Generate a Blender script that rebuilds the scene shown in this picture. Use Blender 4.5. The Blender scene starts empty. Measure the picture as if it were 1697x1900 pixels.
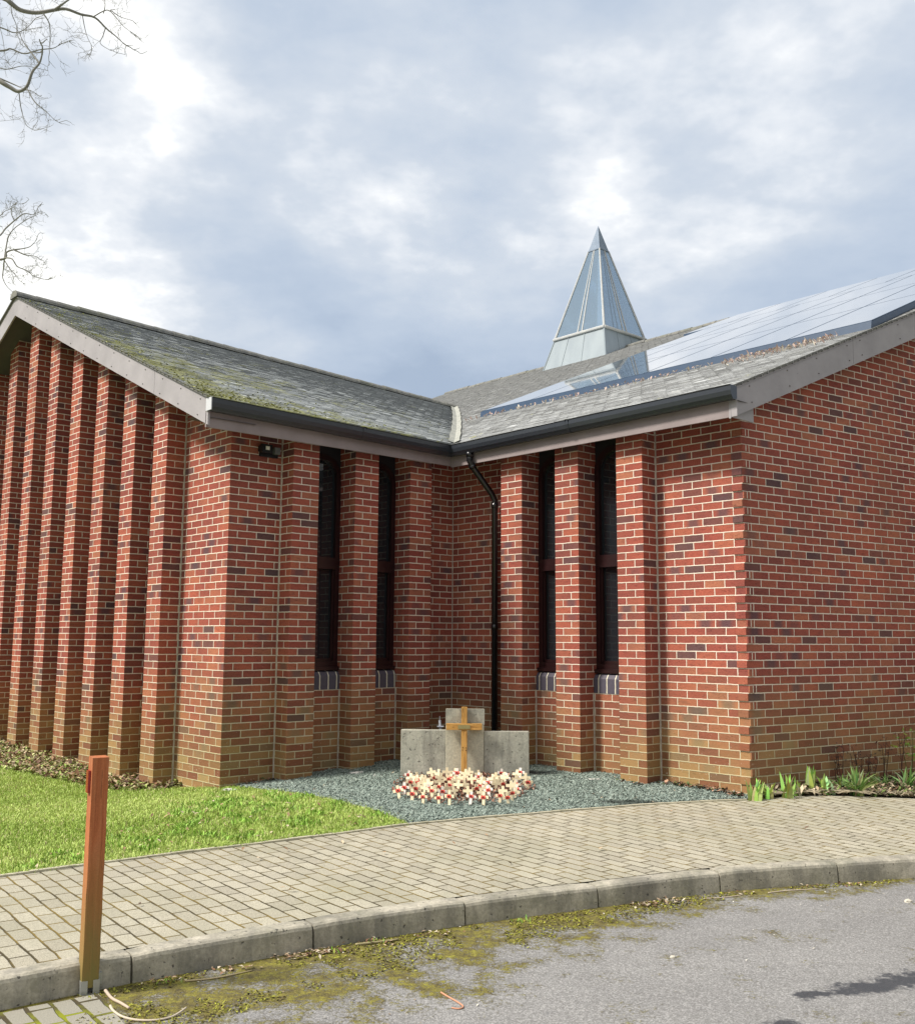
import bpy, bmesh, math, random
import numpy as np
from mathutils import Vector, Matrix
random.seed(7); rng = np.random.default_rng(7)
R_ = math.radians
S = bpy.context.scene
COL = S.collection

# ------------------------------------------------------------------ camera
FPX, PITCH, ROLL, CAMZ = 1883.0, 0.1263, 0.0060, 1.59
cp, sp = math.cos(PITCH), math.sin(PITCH)
fw = Vector((0, cp, sp)); up0 = Vector((0, -sp, cp)); rt0 = Vector((1, 0, 0))
rt = rt0*math.cos(ROLL) + up0*math.sin(ROLL); up = up0*math.cos(ROLL) - rt0*math.sin(ROLL)
cam = bpy.data.cameras.new('camera'); co = bpy.data.objects.new('camera', cam); COL.objects.link(co)
m = Matrix((rt, up, -fw)).transposed().to_4x4(); m.translation = (0, 0, CAMZ); co.matrix_world = m
cam.sensor_fit = 'HORIZONTAL'; cam.sensor_width = 36; cam.lens = 36*FPX/1697
cam.clip_start = .05; cam.clip_end = 2000; S.camera = co

# ------------------------------------------------------------------ light
SUN_EL, SUN_AZ = 47.0, 252.0        # azimuth clockwise from +Y
sd = Vector((math.sin(R_(SUN_AZ))*math.cos(R_(SUN_EL)), math.cos(R_(SUN_AZ))*math.cos(R_(SUN_EL)), math.sin(R_(SUN_EL))))
sl = bpy.data.lights.new('sun', 'SUN'); sl.energy = 4.0; sl.angle = R_(10); sl.color = (1, .93, .82)
so = bpy.data.objects.new('sun', sl); COL.objects.link(so); so.rotation_euler = sd.to_track_quat('Z', 'Y').to_euler()
S.view_settings.view_transform = 'Standard'; S.view_settings.look = 'None'
S.view_settings.exposure = 0.42; S.view_settings.gamma = 1; S.view_settings.use_curve_mapping = False

# ------------------------------------------------------------------ node helper
class N:
    def __init__(s, tree): s.t = tree
    def n(s, typ, **k):
        nd = s.t.nodes.new(typ)
        for a, v in k.items(): setattr(nd, a, v)
        return nd
    def l(s, a, b): s.t.links.new(a, b)
    def put(s, inp, v):
        if isinstance(v, bpy.types.NodeSocket): s.l(v, inp)
        elif v is not None:
            if inp.type == 'RGBA' and len(v) == 3: v = (*v, 1)
            inp.default_value = v
    def m(s, op, a, b=None, c=None, clamp=False):
        nd = s.n('ShaderNodeMath', operation=op, use_clamp=clamp)
        for i, v in enumerate((a, b, c)):
            if v is not None: s.put(nd.inputs[i], v)
        return nd.outputs[0]
    def vm(s, op, a, b=None):
        nd = s.n('ShaderNodeVectorMath', operation=op)
        s.put(nd.inputs[0], a)
        if b is not None: s.put(nd.inputs[1], b)
        return nd.outputs['Value'] if op in ('DOT_PRODUCT', 'LENGTH') else nd.outputs[0]
    def rng(s, v, a, b, c=0., d=1., smooth=False):
        nd = s.n('ShaderNodeMapRange', interpolation_type='SMOOTHSTEP' if smooth else 'LINEAR')
        nd.clamp = True
        s.put(nd.inputs[0], v)
        for i, x in enumerate((a, b, c, d)): s.put(nd.inputs[i+1], x)
        return nd.outputs[0]
    def mix(s, f, a, b, mode='MIX'):
        nd = s.n('ShaderNodeMix', data_type='RGBA', blend_type=mode)
        s.put(nd.inputs['Factor'], f); s.put(nd.inputs[6], a); s.put(nd.inputs[7], b)
        return nd.outputs[2]
    def noise(s, vec, scale, detail=4, rough=.55, out='Fac', dist=0.):
        nd = s.n('ShaderNodeTexNoise'); s.put(nd.inputs['Vector'], vec)
        nd.inputs['Scale'].default_value = scale; nd.inputs['Detail'].default_value = detail
        nd.inputs['Roughness'].default_value = rough; nd.inputs['Distortion'].default_value = dist
        return nd.outputs[out]
    def vor(s, vec, scale, out='Distance', feature='F1'):
        nd = s.n('ShaderNodeTexVoronoi', feature=feature); s.put(nd.inputs['Vector'], vec)
        nd.inputs['Scale'].default_value = scale
        return nd.outputs[out]
    def ramp(s, f, stops, const=False):
        nd = s.n('ShaderNodeValToRGB'); s.put(nd.inputs[0], f)
        cr = nd.color_ramp
        if const: cr.interpolation = 'CONSTANT'
        while len(cr.elements) < len(stops): cr.elements.new(.5)
        for e, (p, c) in zip(cr.elements, stops): e.position = p; e.color = (*c, 1)
        return nd.outputs[0]
    def xyz(s, a, b, c=0.):
        nd = s.n('ShaderNodeCombineXYZ')
        for i, v in enumerate((a, b, c)): s.put(nd.inputs[i], v)
        return nd.outputs[0]
    def sep(s, v):
        nd = s.n('ShaderNodeSeparateXYZ'); s.put(nd.inputs[0], v); return nd.outputs
    def attr(s, name, out='Color'):
        return s.n('ShaderNodeAttribute', attribute_name=name).outputs[out]
    def pos(s): return s.n('ShaderNodeNewGeometry').outputs['Position']

def mat(name, build):
    mt = bpy.data.materials.new(name); mt.use_nodes = True
    t = mt.node_tree; t.nodes.clear(); g = N(t)
    out = g.n('ShaderNodeOutputMaterial'); b = g.n('ShaderNodeBsdfPrincipled')
    g.l(b.outputs[0], out.inputs[0])
    r = build(g) or {}
    g.put(b.inputs['Base Color'], r.get('color', (.5, .5, .5)))
    g.put(b.inputs['Roughness'], r.get('rough', .85))
    g.put(b.inputs['Specular IOR Level'], r.get('spec', .3))
    for k in ('Metallic', 'Transmission Weight', 'IOR', 'Alpha', 'Coat Weight', 'Sheen Weight', 'Subsurface Weight'):
        if k in r: g.put(b.inputs[k], r[k])
    if 'bump' in r:
        bp = g.n('ShaderNodeBump'); bp.inputs['Strength'].default_value = r.get('bs', .6)
        bp.inputs['Distance'].default_value = r.get('bd', .005)
        g.put(bp.inputs['Height'], r['bump']); g.l(bp.outputs[0], b.inputs['Normal'])
    if 'surface' in r: g.l(r['surface'], out.inputs[0])
    return mt

# ------------------------------------------------------------------ world
w = bpy.data.worlds.new('World'); S.world = w; w.use_nodes = True
t = w.node_tree; t.nodes.clear(); g = N(t)
out = g.n('ShaderNodeOutputWorld')
sky = g.n('ShaderNodeTexSky', sky_type='NISHITA'); sky.sun_disc = False
sky.sun_elevation = R_(SUN_EL); sky.sun_rotation = R_(SUN_AZ); sky.air_density = 1.2; sky.dust_density = 2
bg1 = g.n('ShaderNodeBackground'); g.l(sky.outputs[0], bg1.inputs[0]); bg1.inputs[1].default_value = .09
d = g.n('ShaderNodeTexCoord').outputs['Generated']
x, y, z = g.sep(d)
zz = g.m('ADD', g.m('MAXIMUM', z, 0.0), .22)
pl = g.xyz(g.m('DIVIDE', x, zz), g.m('DIVIDE', y, zz), 3.7)
n1_ = g.noise(pl, 1.15, 6, .52, dist=.25)
n2_ = g.noise(g.vm('ADD', pl, (5.3, 2.1, 0)), 2.6, 5, .55)
n3_ = g.noise(g.vm('ADD', pl, (1.3, 9.1, 4)), .55, 3, .5)
n4_ = g.noise(g.vm('ADD', pl, (2.2, 7.4, 1)), 6.5, 6, .6)
f = g.m('ADD', g.m('ADD', g.m('MULTIPLY', n1_, .52), g.m('MULTIPLY', n4_, .12)), g.m('ADD', g.m('MULTIPLY', n2_, .27), g.m('MULTIPLY', n3_, .09)))
ccol = g.ramp(f, [(.385, (.32, .39, .50)), (.44, (.37, .44, .545)), (.49, (.415, .48, .575)), (.54, (.50, .55, .62)), (.58, (.67, .695, .73)), (.61, (.92, .92, .90))])
# brighter cloud on the sun's side of the sky
dt = g.m('MAXIMUM', g.vm('DOT_PRODUCT', d, tuple(sd)), 0)
gain = g.m('ADD', 1.0, g.m('MULTIPLY', g.m('POWER', dt, 7), 1.0))
# unseen bright cloud added behind the viewer and high overhead as warm fill
back = g.m('MAXIMUM', g.rng(y, .25, -.45, 0, 1, True), g.rng(z, .72, .95, 0, .7, True))
ccol = g.mix(g.m('MULTIPLY', back, .85), ccol, (.66, .65, .62))
# low sky behind the viewer dimmed to darken the eaves, as unseen trees and houses
low = g.m('MULTIPLY', g.rng(y, .1, -.25, 0, 1), g.rng(g.m('ADD', z, g.m('MULTIPLY', g.m('SUBTRACT', g.noise(d, 9, 4), .5), .18)), .26, .20, 0, 1))
ccol = g.mix(low, ccol, (.13, .135, .12))
bg2 = g.n('ShaderNodeBackground'); g.l(ccol, bg2.inputs[0]); g.l(gain, bg2.inputs[1])
mx = g.n('ShaderNodeMixShader'); g.l(g.rng(f, .34, .44, .86, .98), mx.inputs[0])
g.l(bg1.outputs[0], mx.inputs[1]); g.l(bg2.outputs[0], mx.inputs[2]); g.l(mx.outputs[0], out.inputs[0])

# ------------------------------------------------------------------ mesh helper
class MB:
    def __init__(s): s.v = []; s.f = []; s.uv = []; s.c = []
    def face(s, pts, uv=None, c=None):
        i = len(s.v); s.v.extend([tuple(p) for p in pts]); s.f.append(tuple(range(i, i+len(pts))))
        s.uv.append(uv or [(0, 0)]*len(pts)); s.c.append(c if c is not None else (1, 1, 1))
    def box(s, o, ax, ay, az, c=None, uvs=1.0):
        """o corner, three edge vectors (right handed); uv in metres"""
        o, ax, ay, az = map(Vector, (o, ax, ay, az))
        def q(p, a, b):
            la, lb = a.length, b.length
            s.face([p, p+a, p+a+b, p+b], [(0, 0), (la, 0), (la, lb), (0, lb)], c)
        q(o, ay, ax); q(o+az, ax, ay); q(o, ax, az); q(o+ay, az, ax); q(o, az, ay); q(o+ax, ay, az)
    def cbox(s, c, hx, hy, hz, rz=0., col=None, M=None):
        M = M or Matrix.Rotation(rz, 3, 'Z')
        a, b, d_ = M@Vector((1, 0, 0)), M@Vector((0, 1, 0)), M@Vector((0, 0, 1))
        s.box(Vector(c)-a*hx-b*hy-d_*hz, a*2*hx, b*2*hy, d_*2*hz, col)
    def tube(s, pts, rad, k=8, c=None, caps=True):
        pts = [Vector(p) for p in pts]
        if not hasattr(rad, '__len__'): rad = [rad]*len(pts)
        rings = []; prev = None
        for i, p in enumerate(pts):
            t_ = (pts[min(i+1, len(pts)-1)]-pts[max(i-1, 0)])
            if t_.length < 1e-9: t_ = Vector((0, 0, 1))
            t_.normalize()
            if prev is None:
                a = t_.orthogonal().normalized()
            else:
                a = prev - t_*prev.dot(t_)
                a = a.normalized() if a.length > 1e-6 else t_.orthogonal().normalized()
            prev = a; b = t_.cross(a)
            rings.append([p+(a*math.cos(2*math.pi*j/k)+b*math.sin(2*math.pi*j/k))*rad[i] for j in range(k)])
        base = len(s.v)
        for r in rings: s.v.extend([tuple(q) for q in r])
        for i in range(len(pts)-1):
            for j in range(k):
                a0 = base+i*k+j; b0 = base+i*k+(j+1) % k
                s.f.append((a0, b0, b0+k, a0+k)); s.uv.append([(0, 0)]*4); s.c.append(c or (1, 1, 1))
        if caps:
            s.f.append(tuple(base+j for j in reversed(range(k)))); s.uv.append([(0, 0)]*k); s.c.append(c or (1, 1, 1))
            e = base+(len(pts)-1)*k
            s.f.append(tuple(e+j for j in range(k))); s.uv.append([(0, 0)]*k); s.c.append(c or (1, 1, 1))
    def build(s, name, mt, parent=None, smooth=False, bevel=0, **tags):
        me = bpy.data.meshes.new(name); me.from_pydata(s.v, [], s.f)
        uvl = me.uv_layers.new(name='UVMap')
        uvl.data.foreach_set('uv', [x for f_ in s.uv for p in f_ for x in p])
        ca = me.color_attributes.new('Col', 'FLOAT_COLOR', 'CORNER')
        arr = []
        for f_, c in zip(s.f, s.c):
            arr.extend([c[0], c[1], c[2], 1.0]*len(f_))
        ca.data.foreach_set('color', arr)
        me.materials.append(mt)
        if smooth: me.polygons.foreach_set('use_smooth', [True]*len(me.polygons))
        me.update()
        o = bpy.data.objects.new(name, me); COL.objects.link(o)
        if parent: o.parent = parent
        if bevel:
            bm = bmesh.new(); bm.from_mesh(me); bmesh.ops.remove_doubles(bm, verts=bm.verts, dist=1e-5)
            bmesh.ops.bevel(bm, geom=bm.edges[:], offset=bevel, segments=2, profile=.5, affect='EDGES')
            bm.to_mesh(me); bm.free()
        tag(o, **tags)
        return o

def bulk(name, V, F, mt, colors=None, parent=None, **tags):
    """V (n,3) array, F (m,k) int array, colors (m,3)"""
    me = bpy.data.meshes.new(name); V = np.asarray(V, np.float32); F = np.asarray(F, np.int32)
    k = F.shape[1]
    me.vertices.add(len(V)); me.vertices.foreach_set('co', V.ravel())
    me.loops.add(F.size); me.loops.foreach_set('vertex_index', F.ravel())
    me.polygons.add(len(F)); me.polygons.foreach_set('loop_start', np.arange(len(F), dtype=np.int32)*k)
    me.polygons.foreach_set('loop_total', np.full(len(F), k, np.int32))
    if colors is not None:
        ca = me.color_attributes.new('Col', 'FLOAT_COLOR', 'CORNER')
        c4 = np.concatenate([colors, np.ones((len(colors), 1))], 1).astype(np.float32)
        ca.data.foreach_set('color', np.repeat(c4, k, axis=0).ravel())
    me.materials.append(mt); me.update(calc_edges=True); me.validate()
    o = bpy.data.objects.new(name, me); COL.objects.link(o)
    if parent: o.parent = parent
    tag(o, **tags); return o

def tag(o, label=None, cat=None, group=None, kind=None):
    if label: o['label'] = label
    if cat: o['category'] = cat
    if group: o['group'] = group
    if kind: o['kind'] = kind
def empty(name, loc=(0, 0, 0), rz=0, **tags):
    o = bpy.data.objects.new(name, None); COL.objects.link(o); o.location = loc; o.rotation_euler = (0, 0, rz)
    o.empty_display_size = .1; tag(o, **tags); return o
def copy_tree(o, parent=None):
    c = o.copy(); COL.objects.link(c)
    if parent: c.parent = parent
    for ch in list(o.children): copy_tree(ch, c)
    return c

# ------------------------------------------------------------------ plan of the place
L = Vector((-2.3418, 10.3235)); Rr = Vector((2.6736, 9.4242)); ANG = 0.830316; GAM = 0.985203
d1 = Vector((math.sin(ANG), math.cos(ANG))); d2 = Vector((-math.cos(ANG), math.sin(ANG)))
n1 = Vector((d1.y, -d1.x)); n2 = Vector((-d2.y, d2.x)); n2 = -n2 if n2.y > 0 else n2
dg = Vector((math.sin(GAM), math.cos(GAM))); ng = Vector((dg.y, -dg.x))
LC, RC = 3.10, 4.047                       # run of the two walls up to the inner corner
Cc = L + d1*LC
ZC = 0.1523                                # height of a bed joint (course datum)
K1, K2 = .425, .432
def p3(p, z): return Vector((p.x, p.y, z))
def PL(s, off=0., z=0.): return p3(L+d1*s+n1*off, z)        # along the left wing's eaves wall
def PG(s, off=0., z=0.): return p3(L+d2*s+n2*off, z)        # along the left gable
def PR(s, off=0., z=0.): return p3(Rr+d2*s+n2*off, z)       # along the right wing's eaves wall
def PX(s, off=0., z=0.): return p3(Rr+dg*s+ng*off, z)       # along the right gable

HP = [(-2.6, 3.9, .125), (-1.92, 4.5, .125), (-1.5, 4.95, .125), (-.73, 5.48, .125), (.05, 5.95, .125), (.87, 6.33, .125), (1.7, 6.75, .125),
      (2.55, 7.02, .125), (4.5, 7.7, .125), (7, 8.6, .125), (-2.8, 6.47, .13), (-1.67, 7.33, .135), (-.36, 8.25, .15), (.7, 8.71, .16), (1.68, 9.16, .17), (2.61, 9.3, .18),
      (4.24, 9.6, .18), (-2.34, 10.35, .122), (-1.9, 10.73, .147), (-1.3, 11.1, .19), (-.8, 11.4, .225), (-.06, 12.4, .26), (2.68, 9.6, .235),
      (1.84, 10.0, .22), (1.28, 10.6, .24), (.8, 11.2, .23), (.07, 10.6, .215), (.07, 9.6, .18), (3.34, 9.87, .245), (4.77, 10.8, .225), (7, 12, .22),
      (-3.16, 10.9, .03), (-3.7, 11.5, .04), (-4.84, 12.7, .08), (-5.9, 13.9, .115), (-9, 17, .15), (-4, 8.5, .09), (-7, 9, .08), (-3.2, 5.0, .125), (-6, 5, .12), (-10, 10, .1)]
_P = np.array(HP); _A = _P[:, :2]
def _phi(r): return r
_M = np.zeros((len(_P)+1,)*2); _M[:-1, :-1] = _phi(np.linalg.norm(_A[:, None]-_A[None], axis=2)) - np.eye(len(_P))*.02; _M[-1, :-1] = 1; _M[:-1, -1] = 1
_W = np.linalg.solve(_M, np.append(_P[:, 2], 0))
def Hn(X, Y):
    X = np.asarray(X, float); Y = np.asarray(Y, float)
    r = np.sqrt((X[..., None]-_A[:, 0])**2+(Y[..., None]-_A[:, 1])**2)
    return r@_W[:-1]+_W[-1]
def H(x, y): return float(Hn(x, y))

# ------------------------------------------------------------------ materials
def brick_nodes(g, bw=.225, bh=.075, seed=0., soldier=False):
    uvn = g.n('ShaderNodeUVMap').outputs[0]
    P = g.pos()
    wob = g.vm('MULTIPLY', g.vm('SUBTRACT', g.noise(P, 22, 2, out='Color'), (.5, .5, .5)), (.0075, .0075, 0))
    u, v, _ = g.sep(g.vm('ADD', uvn, wob))
    row = g.m('FLOOR', g.m('DIVIDE', v, bh))
    off = 0. if soldier else g.m('MULTIPLY', g.m('MODULO', g.m('ABSOLUTE', row), 2), bw/2)
    uu = g.m('DIVIDE', g.m('ADD', u, off), bw); col = g.m('FLOOR', uu)
    fu = g.m('FRACT', uu); fv = g.m('FRACT', g.m('DIVIDE', v, bh))
    du = g.m('MULTIPLY', g.m('MINIMUM', fu, g.m('SUBTRACT', 1, fu)), bw)
    dv = g.m('MULTIPLY', g.m('MINIMUM', fv, g.m('SUBTRACT', 1, fv)), bh)
    dd = g.m('MINIMUM', du, dv)
    wn = g.n('ShaderNodeTexWhiteNoise', noise_dimensions='3D'); g.l(g.xyz(col, row, seed), wn.inputs[0])
    return u, v, fu, fv, dd, wn.outputs['Value'], wn.outputs['Color'], P

def mk_brick(g, seed=0.):
    u, v, fu, fv, dd, rnd, rc, P = brick_nodes(g, seed=seed)
    px, py, pz = g.sep(P)
    mask = g.rng(dd, .0036, .0064)
    base = g.ramp(rnd, [(0, (.105, .066, .072)), (.025, (.15, .070, .068)), (.055, (.23, .078, .062)), (.35, (.285, .079, .062)),
                        (.62, (.325, .092, .066)), (.84, (.36, .112, .074)), (1, (.345, .14, .09))])
    r1, r2, r3 = g.sep(rc)
    # creased faces and fired smudges
    q = g.vm('ADD', P, g.xyz(0, 0, g.m('MULTIPLY', rnd, 7)))
    st = g.noise(g.vm('MULTIPLY', q, (9, 9, 34)), 1.0, 4, .6, dist=1.2)
    base = g.mix(g.rng(st, .50, .74, 0, .5), base, (.13, .045, .045))
    cr = g.noise(g.vm('MULTIPLY', q, (22, 22, 85)), 1.0, 3, .6, dist=2.0)
    crease = g.rng(cr, .60, .72, 0, 1)
    base = g.mix(g.m('MULTIPLY', crease, g.m('MULTIPLY', r3, .8)), base, (.05, .016, .014))
    smud = g.m('MULTIPLY', g.rng(r2, .86, .96), g.rng(g.m('ABSOLUTE', g.m('SUBTRACT', fu, .5)), .15, .42, 1, 0))
    base = g.mix(g.m('MULTIPLY', smud, .75), base, (.085, .065, .08))
    fine = g.noise(P, 130, 2, .6)
    base = g.mix(1., base, g.ramp(fine, [(.3, (.78, .78, .78)), (.7, (1.2, 1.2, 1.2))]), 'MULTIPLY')
    spot = g.rng(g.noise(P, 60, 1), .70, .76)
    mort = g.mix(g.noise(P, 90, 2), (.66, .57, .48), (.86, .77, .67))
    big = g.noise(P, 1.3, 3)
    base = g.mix(g.rng(big, .35, .7), g.mix(1., base, (.90, .85, .88), 'MULTIPLY'), g.mix(1., base, (1.20, 1.12, 1.02), 'MULTIPLY'))
    wea = g.noise(g.vm('MULTIPLY', P, (2.2, 2.2, .5)), 1., 5, .65)
    base = g.mix(g.rng(wea, .5, .72, 0, .25), base, (.20, .095, .06)); mort = g.mix(g.rng(wea, .48, .7, 0, .5), mort, (.45, .39, .31))
    # green and brown staining low on the wall
    hz = g.m('ADD', pz, g.m('MULTIPLY', g.m('SUBTRACT', g.noise(P, 1.7, 4), .5), 1.0))
    st1 = g.rng(hz, .10, 1.55, 1, 0, True)
    per = g.m('MULTIPLY', st1, g.m('ADD', .62, g.m('MULTIPLY', r1, .38)))
    base = g.mix(g.m('MULTIPLY', per, .88), base, g.mix(r2, (.165, .092, .042), (.38, .285, .115)))
    mort = g.mix(g.m('MULTIPLY', st1, .85), mort, (.46, .41, .22))
    base = g.mix(g.m('MULTIPLY', spot, g.rng(pz, .2, .8, .75, .06)), base, (.62, .57, .47))
    c = g.mix(mask, mort, base)
    h = g.m('ADD', g.m('MULTIPLY', mask, .8), g.m('ADD', g.m('MULTIPLY', fine, .18), g.m('MULTIPLY', crease, -.45)))
    return dict(color=c, rough=.92, spec=.2, bump=h, bs=.9, bd=.006)
M_BR = mat('brick', mk_brick)
def mk_sill(g):
    u, v, fu, fv, dd, rnd, rc, P = brick_nodes(g, .1125, .5, 3., True)
    mask = g.rng(g.m('MULTIPLY', g.m('MINIMUM', fu, g.m('SUBTRACT', 1, fu)), .1125), .005, .008)
    b = g.mix(rnd, (.045, .045, .065), (.085, .075, .10))
    b = g.mix(g.noise(P, 40, 2), b, (.10, .09, .12))
    return dict(color=g.mix(mask, (.66, .62, .5), b), rough=.5, bump=mask, bs=.5)
M_SILL = mat('blue_sill_brick', mk_sill)

def mk_paver(g, dark=0.):
    P = g.pos(); a = R_(143)
    px, py, pz = g.sep(g.vm('ADD', P, g.vm('MULTIPLY', g.vm('SUBTRACT', g.noise(P, 5, 3, out='Color'), (.5, .5, .5)), (.022, .022, 0))))
    ux, uy = math.sin(a), math.cos(a)
    u = g.m('ADD', g.m('MULTIPLY', px, ux), g.m('MULTIPLY', py, uy))
    v = g.m('ADD', g.m('MULTIPLY', px, -uy), g.m('MULTIPLY', py, ux))
    v = g.m('ADD', v, 50); u = g.m('ADD', u, 50)
    row = g.m('FLOOR', g.m('DIVIDE', v, .1)); wr = g.n('ShaderNodeTexWhiteNoise', noise_dimensions='1D'); g.l(row, wr.inputs['W'])
    off = g.m('ADD', g.m('MULTIPLY', g.m('MODULO', row, 2), .1), g.m('MULTIPLY', wr.outputs[0], .05))
    uu = g.m('DIVIDE', g.m('ADD', u, off), .2); fu = g.m('FRACT', uu); fv = g.m('FRACT', g.m('DIVIDE', v, .1))
    dd = g.m('MINIMUM', g.m('MULTIPLY', g.m('MINIMUM', fu, g.m('SUBTRACT', 1, fu)), .2), g.m('MULTIPLY', g.m('MINIMUM', fv, g.m('SUBTRACT', 1, fv)), .1))
    wn = g.n('ShaderNodeTexWhiteNoise', noise_dimensions='2D'); g.l(g.xyz(g.m('FLOOR', uu), row), wn.inputs[0])
    jw = g.m('ADD', .0012, g.m('MULTIPLY', g.noise(P, 7, 2), .0062 if not dark else .014))
    mask = g.m('DIVIDE', g.m('SUBTRACT', dd, jw), .0025, clamp=True)
    base = g.ramp(wn.outputs[0], [(0, (.335, .31, .25)), (.5, (.375, .35, .282)), (1, (.42, .392, .315))])
    sp1 = g.noise(P, 160, 2, .7)
    base = g.mix(1., base, g.ramp(sp1, [(.28, (.55, .55, .55)), (.5, (1, 1, 1)), (.72, (1.42, 1.42, 1.38))]), 'MULTIPLY')
    lg = g.noise(P, 1.1, 4, .6)
    base = g.mix(g.rng(lg, .45, .7, 0, .55), base, (.29, .28, .20))
    lg2 = g.rng(g.noise(P, 2.6, 4, .65), .55, .75, 0, .4)
    base = g.mix(lg2, base, (.27, .265, .19))
    if dark: base = g.mix(.55, base, (.24, .235, .21))
    jc = g.mix(g.rng(g.noise(P, 4, 3), .4, .6), (.075, .062, .035), (.19, .14, .045) if not dark else (.22, .24, .02))
    c = g.mix(mask, jc, base)
    return dict(color=c, rough=.95, spec=.15, bump=g.m('ADD', mask, g.m('MULTIPLY', sp1, .35)), bs=.9, bd=.005)
M_PAV = mat('paving_bricks', mk_paver)
M_PAV2 = mat('mossy_paving', lambda g: mk_paver(g, 1.))

def mk_asphalt(g):
    P = g.pos(); moss = g.attr('moss', 'Fac'); stain = g.attr('stain', 'Fac'); dk = g.attr('edge', 'Fac')
    sp1 = g.vor(P, 150, 'Color'); sv = g.sep(sp1)[0]
    n = g.noise(P, 90, 3, .7)
    base = g.ramp(g.m('ADD', g.m('MULTIPLY', sv, .5), g.m('MULTIPLY', n, .5)), [(.2, (.175, .17, .165)), (.42, (.235, .23, .225)), (.58, (.29, .285, .28)), (.8, (.42, .41, .40))])
    lg = g.noise(P, .9, 4, .6)
    base = g.mix(g.rng(lg, .35, .65, 0, .5), base, g.mix(1., base, (.66, .66, .67), 'MULTIPLY'))
    mid = g.noise(P, 6, 4, .65)
    base = g.mix(g.rng(mid, .58, .75, 0, .4), base, (.12, .12, .11))
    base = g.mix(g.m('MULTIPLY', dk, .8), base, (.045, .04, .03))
    # damp dark stain
    ss = g.m('ADD', stain, g.m('MULTIPLY', g.m('SUBTRACT', g.noise(P, 11, 6, .75), .5), 2.0))
    moss = g.m('SUBTRACT', moss, g.m('MULTIPLY', stain, 2.0))
    base = g.mix(g.rng(ss, .42, .68, 0, .88), base, (.035, .04, .05))
    mn = g.noise(P, 3.2, 6, .68); mf = g.noise(P, 45, 3, .7)
    ms = g.m('ADD', moss, g.m('ADD', g.m('MULTIPLY', g.m('SUBTRACT', mn, .5), 3.4), g.m('MULTIPLY', g.m('SUBTRACT', mf, .5), 1.8)))
    mmask = g.rng(ms, .34, .80, 0, .92)
    mc = g.ramp(g.noise(P, 14, 4, .7), [(.28, (.065, .05, .018)), (.45, (.135, .11, .022)), (.6, (.22, .195, .022)), (.8, (.34, .34, .03))])
    mc = g.mix(1., mc, g.ramp(mf, [(.3, (.55, .55, .55)), (.7, (1.3, 1.3, 1.3))]), 'MULTIPLY')
    c = g.mix(mmask, base, mc)
    rough = g.m('SUBTRACT', .9, g.m('MULTIPLY', g.rng(ss, .45, .58), .35))
    return dict(color=c, rough=rough, spec=.3, bump=g.m('ADD', g.m('MULTIPLY', n, .6), g.m('ADD', sv, g.m('MULTIPLY', g.m('MULTIPLY', mmask, mf), 2.2))), bs=.8, bd=.006)
M_ROAD = mat('asphalt', mk_asphalt)

def mk_conc(c1, c2, pit=.5, streak=False, moss=0., sc=1.):
    def f_(g):
        P = g.pos()
        n = g.noise(P, 5*sc, 5, .65); n2 = g.noise(P, 60, 3, .7); pits = g.rng(g.noise(P, 38, 2, .5), .66, .72, 0, pit)
        c = g.mix(g.rng(n, .3, .7), c1, c2)
        c = g.mix(1., c, g.ramp(n2, [(.3, (.8, .8, .8)), (.7, (1.18, 1.18, 1.18))]), 'MULTIPLY')
        if streak:
            s_ = g.noise(g.vm('MULTIPLY', P, (9, 9, .9)), 1., 5, .7)
            c = g.mix(g.rng(s_, .46, .66, 0, .55), c, (.17, .165, .15)); bl = g.noise(P, 2.2, 5, .7); c = g.mix(g.rng(bl, .48, .66, 0, .5), c, (.13, .125, .11))
        if moss: c = g.mix(g.rng(g.noise(P, 3, 5, .7), .5, .7, 0, moss), c, (.12, .13, .07))
        c = g.mix(pits, c, (.05, .048, .045))
        return dict(color=c, rough=.93, spec=.2, bump=g.m('SUBTRACT', n2, pits), bs=.6, bd=.004)
    return f_
M_KERB = mat('kerb_concrete', mk_conc((.27, .255, .205), (.53, .49, .405), .8, True, .35))
M_EDGE = mat('edging_concrete', mk_conc((.36, .34, .25), (.52, .49, .38), .4, False, .5))
M_MEM = mat('memorial_concrete', mk_conc((.40, .40, .345), (.56, .55, .47), .75, True))
M_MEM2 = mat('memorial_concrete_pale', mk_conc((.50, .48, .385), (.58, .56, .455), .15, False))
M_DK = lambda nm, c, r=.45, sp=.4: mat(nm, lambda g: dict(color=g.mix(g.noise(g.pos(), 14, 3), c, tuple(k*1.35 for k in c)), rough=r, spec=sp, bump=g.noise(g.pos(), 120, 2), bs=.05))
def mk_board(c):
    def f_(g):
        P = g.pos(); n = g.noise(P, 2.5, 4, .6); n2 = g.noise(P, 40, 3, .6)
        cc = g.mix(g.rng(n, .35, .7), c, tuple(k*.8 for k in c))
        cc = g.mix(g.rng(n2, .66, .74, 0, .35), cc, (.12, .1, .1))
        return dict(color=cc, rough=.6, spec=.3, bump=n2, bs=.08)
    return f_
M_BARGE = mat('barge_board_paint', mk_board((.37, .35, .37)))
M_FASC = mat('fascia_paint', mk_board((.29, .245, .25)))
M_GUT = M_DK('gutter_plastic', (.022, .026, .034), .28, .6)
M_PIPE = M_DK('downpipe_plastic', (.006, .006, .008), .22, .6)
M_SOF = M_DK('soffit_paint', (.07, .065, .07), .7)
M_FRAME = M_DK('window_frame', (.016, .005, .006), .3, .5)
M_METAL = mat('galvanised', lambda g: dict(color=(.45, .47, .47), rough=.45, Metallic=.7))
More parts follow.
